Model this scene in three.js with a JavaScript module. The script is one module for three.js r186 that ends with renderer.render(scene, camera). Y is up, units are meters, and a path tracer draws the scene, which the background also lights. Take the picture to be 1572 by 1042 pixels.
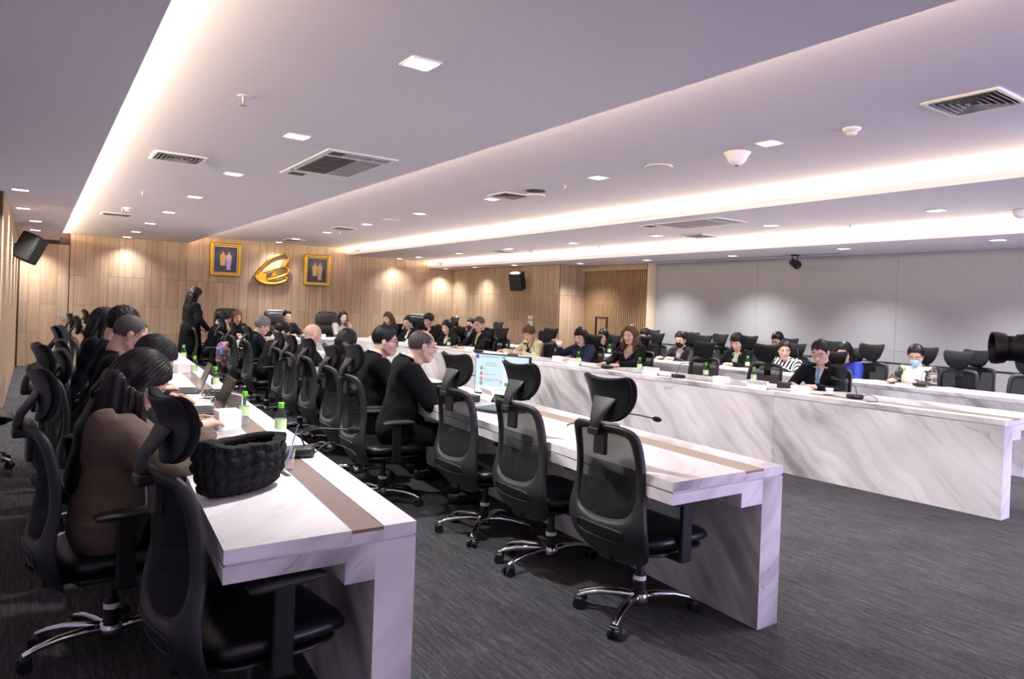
import * as THREE from 'three';
import { mergeGeometries, mergeVertices } from 'three/addons/utils/BufferGeometryUtils.js';
import { RoundedBoxGeometry } from 'three/addons/geometries/RoundedBoxGeometry.js';
import { RectAreaLightUniformsLib } from 'three/addons/lights/RectAreaLightUniformsLib.js';

// ---------------------------------------------------------------- camera, exposure, large lights
RectAreaLightUniformsLib.init();
const scene = new THREE.Scene();
scene.background = new THREE.Color(0x000000);
const camera = new THREE.PerspectiveCamera(2 * Math.atan(521 / 1070) * 180 / Math.PI, 1572 / 1042, 0.05, 60);
camera.position.set(0, 1.5, 0);
camera.rotation.set(-0.00624, -0.6001, 0.03768, 'YXZ');
camera.setViewOffset(1572, 1042, 0, 39.8, 1572, 1042);
const renderer = new THREE.WebGLRenderer();
renderer.toneMapping = THREE.LinearToneMapping;
renderer.toneMappingExposure = 1.22;
renderer.shadowMap.enabled = true;
const SPOT = 24, COVE = 195, SCREEN = 15;

// ---------------------------------------------------------------- helpers
const V = (x, y, z) => new THREE.Vector3(x, y, z);
let seed = 12345;
const rnd = () => { seed = (seed * 1664525 + 1013904223) >>> 0; return seed / 4294967296; };
const rr = (a, b) => a + (b - a) * rnd();
const lerp = (a, b, t) => a + (b - a) * t;
const clamp = (x, a, b) => Math.min(b, Math.max(a, x));
const sstep = (a, b, x) => { const t = clamp((x - a) / (b - a), 0, 1); return t * t * (3 - 2 * t); };
const used = {};
function numbered(n) { if (!(n in used)) { used[n] = 0; return n; } used[n]++; return n + '_' + String(used[n]).padStart(3, '0'); }
function tag(o, label, category, group, kind) {
  if (label) o.userData.label = label; if (category) o.userData.category = category;
  if (group) o.userData.group = group; if (kind) o.userData.kind = kind; return o;
}
function thing(name, label, category, p = [0, 0, 0], turn = 0, group) {
  const o = new THREE.Group(); o.name = numbered(name); o.position.set(...p); o.rotation.y = turn; scene.add(o);
  return tag(o, label, category, group);
}
function mesh(name, geo, mat, parent, label) {
  const m = new THREE.Mesh(Array.isArray(geo) ? merge(geo) : geo, mat); m.castShadow = m.receiveShadow = true;
  m.name = parent ? name : numbered(name); (parent || scene).add(m); if (label) m.userData.label = label; return m;
}
function merge(gs) {
  gs = gs.map(g => g.index ? g.toNonIndexed() : g);
  const hasC = gs.some(g => g.attributes.color);
  for (const g of gs) {
    for (const k of Object.keys(g.attributes)) if (!['position', 'normal', 'uv', 'color'].includes(k)) g.deleteAttribute(k);
    const n = g.attributes.position.count;
    if (!g.attributes.uv) g.setAttribute('uv', new THREE.BufferAttribute(new Float32Array(n * 2), 2));
    if (hasC && !g.attributes.color) g.setAttribute('color', new THREE.BufferAttribute(new Float32Array(n * 3).fill(1), 3));
  }
  return mergeGeometries(gs, false);
}
// box by its corners, uv in metres
function uvM(g, ou = 0, ov = 0, swap = false) {
  const p = g.attributes.position, n = g.attributes.normal, uv = new Float32Array(p.count * 2);
  for (let i = 0; i < p.count; i++) {
    const ax = Math.abs(n.getX(i)), ay = Math.abs(n.getY(i)), az = Math.abs(n.getZ(i));
    let u, v;
    if (ay >= ax && ay >= az) { u = p.getX(i); v = p.getZ(i); } else if (ax >= az) { u = p.getZ(i); v = p.getY(i); } else { u = -p.getX(i); v = p.getY(i); }
    uv[2 * i] = (swap ? v : u) + ou; uv[2 * i + 1] = (swap ? u : v) + ov;
  }
  g.setAttribute('uv', new THREE.BufferAttribute(uv, 2)); return g;
}
function bx(x0, x1, y0, y1, z0, z1, ou = 0, ov = 0) {
  const g = new THREE.BoxGeometry(Math.abs(x1 - x0), Math.abs(y1 - y0), Math.abs(z1 - z0));
  g.translate((x0 + x1) / 2, (y0 + y1) / 2, (z0 + z1) / 2); return uvM(g, ou, ov);
}
function rbx(x0, x1, y0, y1, z0, z1, r = 0.004, s = 2) {
  const g = new RoundedBoxGeometry(x1 - x0, y1 - y0, z1 - z0, s, r);
  g.translate((x0 + x1) / 2, (y0 + y1) / 2, (z0 + z1) / 2); return uvM(g);
}
function cyl(r0, r1, h, x, y, z, s = 20) { return new THREE.CylinderGeometry(r1, r0, h, s).translate(x, y + h / 2, z); }
function lathe(pts, s = 24) { return new THREE.LatheGeometry(pts.map(p => new THREE.Vector2(p[0], p[1])), s); }
function tube(pts, r, seg = 24, rs = 6, closed = false) {
  return new THREE.TubeGeometry(new THREE.CatmullRomCurve3(pts.map(p => Array.isArray(p) ? V(...p) : p), closed), seg, r, rs, closed);
}
// swept bar with elliptical or squarish section: stations [point, halfWidth, halfHeight]; lateral axis given
function loft(st, lat, sides = 12, sq = 2.5) {
  const pos = [], idx = [], n = st.length; const L = lat.clone().normalize();
  for (let i = 0; i < n; i++) {
    const a = st[Math.max(0, i - 1)][0], b = st[Math.min(n - 1, i + 1)][0];
    const t = b.clone().sub(a).normalize(), u = t.clone().cross(L).normalize(), l = u.clone().cross(t).normalize();
    for (let k = 0; k < sides; k++) {
      const an = k / sides * 2 * Math.PI, c = Math.cos(an), s = Math.sin(an), m = Math.pow(Math.pow(Math.abs(c), sq) + Math.pow(Math.abs(s), sq), -1 / sq);
      const p = st[i][0].clone().addScaledVector(l, c * m * st[i][1]).addScaledVector(u, s * m * st[i][2]); pos.push(p.x, p.y, p.z);
    }
  }
  for (let i = 0; i < n - 1; i++) for (let k = 0; k < sides; k++) {
    const a = i * sides + k, b = i * sides + (k + 1) % sides; idx.push(a, b, a + sides, b, b + sides, a + sides);
  }
  for (const [i, f] of [[0, 1], [n - 1, 0]]) {
    const c = pos.length / 3; pos.push(st[i][0].x, st[i][0].y, st[i][0].z);
    for (let k = 0; k < sides; k++) { const a = i * sides + k, b = i * sides + (k + 1) % sides; f ? idx.push(c, b, a) : idx.push(c, a, b); }
  }
  const g = new THREE.BufferGeometry(); g.setAttribute('position', new THREE.Float32BufferAttribute(pos, 3)); g.setIndex(idx); g.computeVertexNormals();
  return g;
}
// closed pad: outline [x,y], half thickness profile, bend(x,y,z)->Vector3
function pillow(outline, ht, bend, M = 8, c = [0, 0]) {
  const N = outline.length, pos = [], idx = [], uv = [];
  const push = (r, i, s) => {
    const x = lerp(c[0], outline[i][0], r), y = lerp(c[1], outline[i][1], r); const p = bend(x, y, s * ht(r)); pos.push(p.x, p.y, p.z); uv.push(x, y);
  };
  const rings = []; for (let j = 1; j <= M; j++) rings.push([Math.sin(j / M * Math.PI / 2), 1]); for (let j = M - 1; j >= 1; j--) rings.push([Math.sin(j / M * Math.PI / 2), -1]);
  push(0, 0, 1); for (const [r, s] of rings) for (let i = 0; i < N; i++) push(r, i, s); push(0, 0, -1);
  const K = rings.length, id = (j, i) => 1 + j * N + (i % N);
  for (let i = 0; i < N; i++) {
    idx.push(0, id(0, i), id(0, i + 1)); for (let j = 0; j < K - 1; j++) idx.push(id(j, i), id(j + 1, i), id(j, i + 1), id(j, i + 1), id(j + 1, i), id(j + 1, i + 1));
    idx.push(1 + K * N, id(K - 1, i + 1), id(K - 1, i));
  }
  const g = new THREE.BufferGeometry(); g.setAttribute('position', new THREE.Float32BufferAttribute(pos, 3)); g.setAttribute('uv', new THREE.Float32BufferAttribute(uv, 2)); g.setIndex(idx); g.computeVertexNormals(); return g;
}
// ring between two outlines, rounded section
function ringBand(outer, inner, ht, bend, M = 5) {
  const N = outer.length, pos = [], idx = [], uv = []; const sec = [];
  for (let j = 0; j <= M; j++) sec.push([j / M, 1]); for (let j = M - 1; j >= 1; j--) sec.push([j / M, -1]);
  const K = sec.length;
  for (let i = 0; i < N; i++) for (const [t, s] of sec) {
    const x = lerp(inner[i][0], outer[i][0], t), y = lerp(inner[i][1], outer[i][1], t);
    const h = ht * Math.pow(Math.max(0, 1 - Math.pow(Math.abs(2 * t - 1), 4)), 0.5); const p = bend(x, y, s * h); pos.push(p.x, p.y, p.z); uv.push(x, y);
  }
  for (let i = 0; i < N; i++) for (let k = 0; k < K; k++) {
    const a = i * K + k, b = i * K + (k + 1) % K, c = ((i + 1) % N) * K + k, d = ((i + 1) % N) * K + (k + 1) % K; idx.push(a, b, c, b, d, c);
  }
  const g = new THREE.BufferGeometry(); g.setAttribute('position', new THREE.Float32BufferAttribute(pos, 3)); g.setAttribute('uv', new THREE.Float32BufferAttribute(uv, 2)); g.setIndex(idx); g.computeVertexNormals(); return g;
}
function symOutline(half, n) { // half outline from top centre to bottom centre, mirrored, resampled
  const full = half.concat(half.slice(1, -1).reverse().map(p => [-p[0], p[1]]));
  const c = new THREE.CatmullRomCurve3(full.map(p => V(p[0], p[1], 0)), true, 'catmullrom', 0.5);
  return Array.from({ length: n }, (_, i) => { const p = c.getPoint(i / n); return [p.x, p.y]; });
}
const superEll = (a, b, n, N = 40, cx = 0, cy = 0) => Array.from({ length: N }, (_, i) => {
  const t = i / N * 2 * Math.PI, c = Math.cos(t), s = Math.sin(t); return [cx + a * Math.sign(c) * Math.pow(Math.abs(c), 2 / n), cy + b * Math.sign(s) * Math.pow(Math.abs(s), 2 / n)];
});

// ---------------------------------------------------------------- textures
function hash2(x, y, s) { let h = (x * 374761393 + y * 668265263 + s * 974711) | 0; h = Math.imul(h ^ (h >>> 13), 1274126177); return ((h ^ (h >>> 16)) >>> 0) / 4294967296; }
function vnoise(x, y, px, py, s) { // tileable value noise
  const xi = Math.floor(x), yi = Math.floor(y), fx = x - xi, fy = y - yi, u = fx * fx * (3 - 2 * fx), v = fy * fy * (3 - 2 * fy);
  const w = (a, b) => hash2(((a % px) + px) % px, ((b % py) + py) % py, s);
  return lerp(lerp(w(xi, yi), w(xi + 1, yi), u), lerp(w(xi, yi + 1), w(xi + 1, yi + 1), u), v);
}
function fbm(x, y, px, py, s, o = 4) { let a = 0, m = 0.5, t = 0; for (let i = 0; i < o; i++) { a += m * vnoise(x, y, px, py, s + i * 17); t += m; x *= 2; y *= 2; px *= 2; py *= 2; m *= 0.5; } return a / t; }
function tex(w, h, f, color = true, rx = 1, ry = 1) {
  const d = new Uint8Array(w * h * 4);
  for (let j = 0; j < h; j++) for (let i = 0; i < w; i++) { const c = f(i / w, j / h), k = (j * w + i) * 4; d[k] = clamp(c[0], 0, 1) * 255; d[k + 1] = clamp(c[1], 0, 1) * 255; d[k + 2] = clamp(c[2], 0, 1) * 255; d[k + 3] = 255; }
  const t = new THREE.DataTexture(d, w, h); t.wrapS = t.wrapT = THREE.RepeatWrapping; t.magFilter = THREE.LinearFilter; t.minFilter = THREE.LinearMipmapLinearFilter; t.generateMipmaps = true;
  if (color) t.colorSpace = THREE.SRGBColorSpace; t.repeat.set(rx, ry); t.needsUpdate = true; return t;
}
const marbleTex = tex(1024, 1024, (x, y) => {
  const w = fbm(x * 5, y * 5, 5, 5, 3, 3) - 0.5; const a = x - y, c = x + y + w * 0.10;
  const n = fbm(c * 9, a * 2, 9, 2, 11, 5), n2 = fbm(c * 26, a * 4, 26, 4, 29, 3), big = fbm(x * 3 + 2, y * 3, 3, 3, 41, 3);
  let g = 0.885 - 0.20 * sstep(0.50, 0.78, n) * sstep(0.3, 0.7, big) - 0.075 * sstep(0.45, 0.8, n2) - 0.10 * sstep(0.42, 0.75, big);
  const vein = Math.abs(n - 0.52); g -= 0.12 * (1 - sstep(0, 0.012, vein)) * sstep(0.52, 0.68, big);
  g += 0.05 * sstep(0.55, 0.3, n);
  return [g * 1.0, g * 0.985, g * 0.985];
}, true, 0.42, 0.42);
const woodTex = tex(512, 1024, (x, y) => {
  const g = fbm(x * 40, y * 3, 40, 3, 5, 4), b = fbm(x * 6, y * 2, 6, 2, 8, 3), f = fbm(x * 120, y * 6, 120, 6, 15, 2);
  const k = 0.90 + 0.09 * (b - 0.5) + 0.13 * (g - 0.5) + 0.07 * (f - 0.5);
  return [k * 0.785, k * 0.685, k * 0.57];
}, true, 1.1, 0.55);
const carpetTex = tex(1024, 1024, (x, y) => {
  const s = fbm(x * 170, y * 10, 170, 10, 21, 2), f = hash2(Math.floor(x * 1024), Math.floor(y * 1024), 4), b = fbm(x * 6, y * 6, 6, 6, 33, 3), s2 = fbm(x * 340, y * 60, 340, 60, 50, 2);
  const k = 0.19 + 0.19 * (s - 0.5) + 0.13 * (f - 0.5) + 0.05 * (b - 0.5) + 0.16 * (s2 - 0.5);
  return [k * 1.0, k * 0.98, k * 1.03];
}, true, 0.85, 0.85);
const carpetBump = tex(512, 512, (x, y) => { const f = hash2(Math.floor(x * 512), Math.floor(y * 512), 9), s = fbm(x * 90, y * 8, 90, 8, 21, 2); const k = 0.6 * f + 0.4 * s; return [k, k, k]; }, false, 1.7, 1.7);
const clothTex = tex(256, 256, (x, y) => { const f = hash2(Math.floor(x * 256), Math.floor(y * 256), 7), s = fbm(x * 8, y * 8, 8, 8, 2, 3); const k = 0.82 + 0.16 * f + 0.2 * (s - 0.5); return [k, k, k]; }, true, 3, 3);
const fabricPanelTex = tex(512, 512, (x, y) => { const f = hash2(Math.floor(x * 512), Math.floor(y * 512), 77), s = fbm(x * 90, y * 6, 90, 6, 2, 2), k = 0.66 + 0.05 * (f - 0.5) + 0.02 * (s - 0.5); return [k * 1.0, k * 0.995, k * 0.99]; }, true, 1.3, 1.3);
const stripeTex = tex(64, 16, (x) => { const a = Math.abs(((x * 2) % 1) - 0.5) < 0.24 ? 0.9 : 0.03; return [a, a, a]; }, true, 9, 9);
const dotTex = tex(128, 128, (x, y) => { const k = fbm(x * 20, y * 20, 20, 20, 71, 2) > 0.62 ? 0.45 : 0.09; return [k * 1.1, k, k * 0.95]; }, true, 4, 4);
const goldBump = tex(256, 256, (x, y) => { const k = fbm(x * 14, y * 14, 14, 14, 6, 3); return [k, k, k]; }, false, 4, 4);
const leafTex = tex(128, 128, (x, y) => { const k = fbm(x * 9, y * 9, 9, 9, 91, 2), q = fbm(x * 7, y * 7, 7, 7, 93, 2); return k > 0.6 ? [0.8, 0.45, 0.3] : q > 0.55 ? [0.35, 0.5, 0.75] : [0.25, 0.28, 0.36]; }, true, 3, 3);

const S = (c, rough = 0.6, o = {}) => new THREE.MeshStandardMaterial({ color: c, roughness: rough, ...o });
const M = {
  marble: S(0xffffff, 0.32, { map: marbleTex }),
  carpet: S(0xffffff, 0.98, { map: carpetTex, bumpMap: carpetBump, bumpScale: 0.004 }),
  ceil: S(0xe6e2ea, 0.92), trim: S(0xeae6e4, 0.6), cream: S(0xe8d3b2, 0.5),
  wood: [0xffffff, 0xf8f4ef, 0xfffbf5, 0xf3ece5].map(c => S(c, 0.55, { map: woodTex })),
  woodBack: S(0x4a3728, 0.8), slat: S(0xfff0d2, 0.5, { map: woodTex }), slatBack: S(0x4a2f18, 0.8), darkWood: S(0x3a2416, 0.5),
  grey: S(0xffffff, 0.95, { map: fabricPanelTex }), greyGap: S(0x5a5652, 0.9),
  strip: S(0x7d6d66, 0.25), stripB: S(0x93806f, 0.35),
  plastic: S(0x101012, 0.42), plasticG: S(0x1a1b1d, 0.55), fabric: S(0x0b0b0c, 0.97), net: S(0x08080a, 0.9, { transparent: true, opacity: 0.66 }),
  leather: S(0x0d0e14, 0.38), exec: S(0x0f1013, 0.4), chrome: new THREE.MeshStandardMaterial({ color: 0xd8d8dc, roughness: 0.12, metalness: 1 }), steel: new THREE.MeshStandardMaterial({ color: 0x9a9a9c, roughness: 0.35, metalness: 1 }),
  gold: new THREE.MeshStandardMaterial({ color: 0xc79a34, roughness: 0.28, metalness: 1 }), frameGold: new THREE.MeshStandardMaterial({ color: 0xd9ae3c, roughness: 0.35, metalness: 0.85, bumpMap: goldBump, bumpScale: 0.01 }),
  white: S(0xf2f0ee, 0.5), paper: S(0xf4f3f0, 0.8), black: S(0x0a0a0a, 0.5), dark: S(0x202022, 0.6), mat: S(0xf3ece0, 0.8), ventDark: S(0x4a494a, 0.8), ventGrey: S(0x9b979c, 0.6),
  emit: new THREE.MeshStandardMaterial({ color: 0xffffff, emissive: 0xffffff, emissiveIntensity: 6, roughness: 0.5 }),
  strip_led: new THREE.MeshStandardMaterial({ color: 0xffffff, emissive: 0xffdcaa, emissiveIntensity: 8, roughness: 0.5 }),
  cap: S(0x58b52a, 0.45), label: S(0xc4dfa4, 0.5), bottle: new THREE.MeshPhysicalMaterial({ color: 0xf4fbff, roughness: 0.08, transmission: 1, thickness: 0, ior: 1.4 }),
  lapDark: S(0x2c2c30, 0.45, { metalness: 0.4 }), lapKey: S(0x17171a, 0.6), lapLid: S(0x4a4340, 0.35, { metalness: 0.5 }), screenOff: S(0x0c0c0e, 0.15),
  bag: S(0x0b0a0b, 0.97), cup: new THREE.MeshPhysicalMaterial({ color: 0xffffff, roughness: 0.1, transmission: 1, thickness: 0 }), cable: S(0x0c0c0c, 0.5), pink: S(0xd0304a, 0.6), maskBlue: S(0x9fc4e0, 0.85), maskBlack: S(0x101010, 0.85),
};

// ---------------------------------------------------------------- room shell
const ZB = -16.9, ZF = 4.2;
const EDGE = { e1: 0.37, e2: 2.785, e3: 6.44, e4: 8.80 }, HC = { L0: 2.55, C1: 2.705, C2: 2.865, C3: 2.70, C4: 2.53 };
const st = (name, geo, mat, label) => { const m = mesh(name, geo, mat); m.userData.kind = 'structure'; if (label) m.userData.label = label; return m; };
st('floor', bx(-1.6, 10.8, -0.1, 0, ZB - 0.3, ZF + 0.2), M.carpet, 'dark charcoal carpet with fine streaks');
st('ceiling', [bx(-1.6, EDGE.e1, HC.L0, HC.L0 + 0.07, ZB, ZF), bx(-1.6, 0.03, HC.L0 + 0.07, 3.1, ZB, ZF)], M.ceil, 'lowest ceiling strip along the left wall');
st('ceiling', [bx(0.03, EDGE.e2, HC.C1, HC.C1 + 0.055, ZB, ZF), bx(2.4, 2.44, HC.C1 + 0.055, 2.95, ZB, ZF), bx(0.03, 2.4, HC.C1 + 0.055, 2.95, ZB, ZF)], M.ceil, 'white ceiling strip left of the middle bay');
st('ceiling', bx(2.44, 6.80, HC.C2, 2.95, ZB, ZF), M.ceil, 'highest ceiling bay in the middle of the room');
st('ceiling', [bx(EDGE.e3, 9.16, HC.C3, HC.C3 + 0.07, ZB, ZF), bx(6.80, 9.16, HC.C3 + 0.07, 3.0, ZB, ZF)], M.ceil, 'white ceiling strip right of the middle bay');
st('ceiling', [bx(EDGE.e4, 10.8, HC.C4, HC.C4 + 0.07, ZB, ZF), bx(9.16, 10.8, HC.C4 + 0.07, 3.0, ZB, ZF)], M.ceil, 'lowest ceiling strip along the grey wall');
// long light slot line in the right strip
st('trim_1', bx(9.98, 10.005, HC.C4 - 0.004, HC.C4 + 0.005, -10.0, -5.9), M.ventDark, 'dark slot line in the right ceiling strip');

function plankWall(name, label, axis, fixed, from, to, topAt, sgn) {
  // axis 'x': wall in the xy plane at z=fixed facing +z ; axis 'z': wall in the zy plane at x=fixed, facing sgn
  const g = new THREE.Group(); g.name = numbered(name); scene.add(g); tag(g, label, null, null, 'structure');
  const T = 0.3;
  const back = axis === 'x' ? bx(from, to, 0, 3.0, fixed - T, fixed - 0.012) : (sgn > 0 ? bx(fixed - T, fixed - 0.012, 0, 3.0, from, to) : bx(fixed + 0.012, fixed + T, 0, 3.0, from, to));
  mesh('backing', back, M.woodBack, g);
  const ws = [0.085, 0.115, 0.15, 0.19, 0.24];
  let x = from, k = 0, last = -1;
  while (x < to - 0.02) {
    let i; do { i = Math.floor(rnd() * 5); } while (i === last); last = i;
    let w = ws[i]; if (x + w > to - 0.05) w = to - x;
    const top = topAt(x + w / 2); const b = rnd(); const seams = b < 0.5 ? [0, 0.66, 1.86, top] : b < 0.9 ? [0, 1.25, top] : [0, 0.66, 1.25, 1.86, top];
    for (let s = 0; s < seams.length - 1; s++) {
      const G = 0.0028, y0 = seams[s] + G, y1 = seams[s + 1] - (s === seams.length - 2 ? 0 : G);
      const geo = axis === 'x' ? bx(x + G, x + w - G, y0, y1, fixed - 0.014, fixed, rnd() * 5, rnd() * 5) : bx(sgn > 0 ? fixed - 0.014 : fixed, sgn > 0 ? fixed : fixed + 0.014, y0, y1, x + G, x + w - G, rnd() * 5, rnd() * 5);
      mesh('plank', geo, M.wood[Math.floor(rnd() * 4)], g);
    }
    x += w; k++;
  }
  return g;
}
const topX = x => x < 0.03 ? HC.L0 : x < EDGE.e1 ? HC.C1 : x < 2.44 ? HC.C1 : x < 6.8 ? HC.C2 : x < 9.16 ? HC.C3 : HC.C4;
plankWall('wall_back', 'light oak plank wall behind the head table', 'x', ZB, 0.56, 9.55, topX);
plankWall('wall_right', 'light oak plank wall carrying the right loudspeaker', 'z', 9.55, ZB, -12.15, () => 2.56, -1);
plankWall('wall_return', 'short plank return beside the slatted panel', 'x', -12.12, 9.56, 10.30, () => 2.56);
plankWall('wall_left', 'light oak plank wall at the left edge', 'z', -0.30, ZB, -9.2, () => 2.56, 1);
st('wall_left', bx(-1.6, -1.4, 0, 3, -9.2, ZF), M.ceil); st('wall_left', bx(-1.6, -0.61, 0, 3, -9.3, -9.2), M.ceil);
st('wall_front', bx(-1.6, 10.8, 0, 3, ZF, ZF + 0.2), M.ceil, 'plain wall behind the photographer');
{ // flush door of planks in the back wall
  const g = new THREE.Group(); g.name = 'door_1'; scene.add(g); tag(g, 'flush plank door with a lever handle in the back wall', null, null, 'structure');
  mesh('backing', bx(-0.6, 0.56, 0, 3, ZB - 0.3, ZB - 0.03), M.woodBack, g);
  const xs = [-0.27, -0.13, 0.07, 0.36, 0.55];
  for (let i = 0; i < 4; i++) {
    const seams = i % 2 ? [0.005, 0.68, 1.87, 2.47] : [0.005, 1.25, 2.47]; if (i === 0) seams.splice(1, 1, 0.68, 1.26);
    for (let s = 0; s < seams.length - 1; s++) mesh('plank', bx(xs[i] + 0.002, xs[i + 1] - 0.002, seams[s] + 0.002, seams[s + 1] - 0.002, ZB - 0.02, ZB - 0.004, i, s * 1.7), M.wood[(i + s) % 4], g);
  }
  mesh('door_frame', [bx(-0.29, -0.272, 0, 2.5, ZB - 0.03, ZB + 0.004), bx(0.552, 0.566, 0, 2.5, ZB - 0.03, ZB + 0.004), bx(-0.29, 0.566, 2.475, 2.5, ZB - 0.03, ZB + 0.004)], M.woodBack, g);
  const h = mesh('door_handle', [rbx(0.36, 0.50, 0.99, 1.01, ZB + 0.045, ZB + 0.062, 0.007), cyl(0.011, 0.011, 0.05, 0, 0, 0, 10).rotateX(Math.PI / 2).translate(0.49, 1.0, ZB)], M.steel, g);
  mesh('keyhole_plate', cyl(0.026, 0.026, 0.012, 0, 0, 0, 16).rotateX(Math.PI / 2).translate(0.49, 0.93, ZB - 0.004), M.steel, h);
}
{ // slatted panel
  const g = new THREE.Group(); g.name = 'wall_slats'; scene.add(g); tag(g, 'golden timber slat screen between plank wall and grey wall', null, null, 'structure');
  mesh('backing', bx(10.24, 10.6, 0, 3, -12.12, -10.1), M.slatBack, g);
  mesh('head_rail', bx(10.16, 10.25, 2.41, 2.53, -12.12, -10.1), M.wood[1], g);
  const geo = rbx(10.224, 10.238, 0, 2.41, -0.011, 0.011, 0.002, 1);
  for (let i = 0; i < 36; i++) { const m = mesh('slat', geo, M.slat, g); m.position.z = -12.09 + i * 0.0556; }
}
st('trim_2', rbx(10.20, 10.44, 0, 2.53, -10.10, -10.06, 0.004), M.cream, 'pale timber edge strip beside the grey wall');
{ // grey fabric wall of panels
  const g = new THREE.Group(); g.name = 'wall_grey'; scene.add(g); tag(g, 'grey fabric panelled wall on the right', null, null, 'structure');
  mesh('backing', bx(10.42, 10.8, 0, 3, -10.06, ZF), M.greyGap, g);
  for (let i = 0; i < 6; i++) { const z0 = -10.05 + i * 2.4, z1 = Math.min(z0 + 2.396, ZF); mesh('panel', bx(10.40, 10.43, 1.102, 2.53, z0, z1, i * 0.7), M.grey, g); mesh('panel', bx(10.40, 10.43, 0.93, 1.098, z0, z1, i * 0.3), M.grey, g); mesh('panel', bx(10.40, 10.43, 0.0, 0.9, z0, z1, i * 0.3, 0.4), M.grey, g); }
}

// ---------------------------------------------------------------- cove lights
function cove(label, x, y, tilt, k) {
  const L = ZF - ZB - 0.1, zc = (ZF + ZB) / 2;
  const m = mesh('cove_light', bx(x - 0.015, x + 0.015, y - 0.006, y + 0.006, ZB + 0.05, ZF - 0.05), M.strip_led); tag(m, label, 'cove light', 'cove lights');
  const l = new THREE.RectAreaLight(new THREE.Color(1, 0.80, 0.56), COVE * k, L, 0.03); l.position.set(x, y + 0.012, zc);
  l.lookAt(x + Math.sin(tilt), y + 0.012 + Math.cos(tilt), zc); l.castShadow = true; scene.add(l);
  return m;
}
cove('hidden warm light strip above the left ceiling edge', 0.22, HC.L0 + 0.077, 0.5, 1.0);
cove('hidden warm light strip left of the middle bay', 2.64, HC.C1 + 0.062, 0.5, 0.8);
cove('hidden warm light strip right of the middle bay', 6.58, HC.C3 + 0.077, -0.5, 1.0);
cove('hidden warm light strip above the right ceiling edge', 8.95, HC.C4 + 0.077, -0.5, 1.0);

// ---------------------------------------------------------------- downlights
const ord = ['nearest', 'second', 'third', 'fourth', 'fifth', 'sixth', 'seventh', 'eighth', 'ninth', 'tenth', 'eleventh', 'twelfth', 'thirteenth', 'fourteenth'];
const dlTrim = (() => { const o = superEll(0.085, 0.085, 12, 32), i = superEll(0.068, 0.068, 12, 32); return ringBand(o, i, 0.006, (x, y, z) => V(x, z - 0.003, y), 2); })();
const dlDiff = new THREE.BoxGeometry(0.14, 0.006, 0.14).translate(0, -0.001, 0);
function downlight(label, x, y, z, k = 1) {
  const t = thing('downlight', label, 'downlight', [x, y, z], 0, 'square ceiling downlights');
  mesh('trim', dlTrim, M.trim, t); mesh('diffuser', dlDiff, M.emit, t);
  const l = new THREE.SpotLight(new THREE.Color(0.94, 0.93, 0.97), SPOT * k, 0, 1.05, 0.9, 2); l.position.set(x, y - 0.02, z); l.target.position.set(x, 0, z); l.castShadow = true; l.shadow.radius = 3; scene.add(l); scene.add(l.target);
}
const rowsDL = [
  ['left of the middle bay', 1.55, HC.C1, -3.15, 1.98, 8], ['in the middle bay', 4.67, HC.C2, -3.38, 1.99, 8],
  ['right of the middle bay', 7.75, HC.C3, -3.55, 1.99, 8]];
for (const [w, x, y, z0, dz, n] of rowsDL) for (let i = x < 2 ? 0 : -1; i < n; i++) { let z = z0 - i * dz; if (i === n - 1) z = -16.6;
  downlight(i < 0 ? `square downlight behind the camera ${w}, ${ord[-i - 1]} one back` : `${ord[i]} square downlight counting from the camera, ${w}`, x, y, z, i === n - 1 ? 0.4 : 1); }
[[9.31, -3.56], [9.38, -5.5], [9.55, -7.53], [9.55, -9.5], [9.55, -11.45], [9.2, -13.43], [9.17, -15.15], [9.12, -16.6]].forEach(([x, z], i) => downlight(`${ord[i]} square downlight counting from the camera, along the grey wall`, x, HC.C4, z, i > 4 ? 0.5 : 1));
[[9.31, -1.56], [9.31, 0.44]].forEach(([x, z], i) => downlight(`square downlight along the grey wall behind the camera, ${ord[i]}`, x, HC.C4, z));
[[-0.31, -8.89], [-0.31, -10.85], [-0.03, -12.64], [-0.03, -14.52], [-0.03, -16.5]].forEach(([x, z], i) => downlight(`${ord[i]} visible square downlight in the left ceiling strip`, x < -0.2 ? -0.16 : x, HC.L0, z, 0.6));
[[-0.7, 1.8]].forEach(([x, z], i) => downlight(`square downlight in the left strip behind the camera, ${ord[i]}`, x, HC.L0, z));
{ // video wall on the front wall behind the camera: lilac light on everything that faces it
  const t = thing('video_wall', 'large lilac video screen on the front wall facing the tables', 'screen', [6.6, 1.55, ZF - 0.06]);
  mesh('housing', rbx(-1.9, 1.9, -1.0, 1.0, -0.02, 0.05, 0.01), M.black, t);
  mesh('display', bx(-1.86, 1.86, -0.96, 0.96, -0.024, -0.018), new THREE.MeshStandardMaterial({ color: 0x111111, emissive: new THREE.Color(0.62, 0.55, 1.0), emissiveIntensity: 1.2, roughness: 0.4 }), t);
  const l = new THREE.RectAreaLight(new THREE.Color(0.62, 0.55, 1.0), SCREEN, 3.7, 1.9); l.position.set(6.6, 1.55, ZF - 0.1); l.lookAt(6.6, 1.55, 0); l.castShadow = true; scene.add(l);
}

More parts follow.
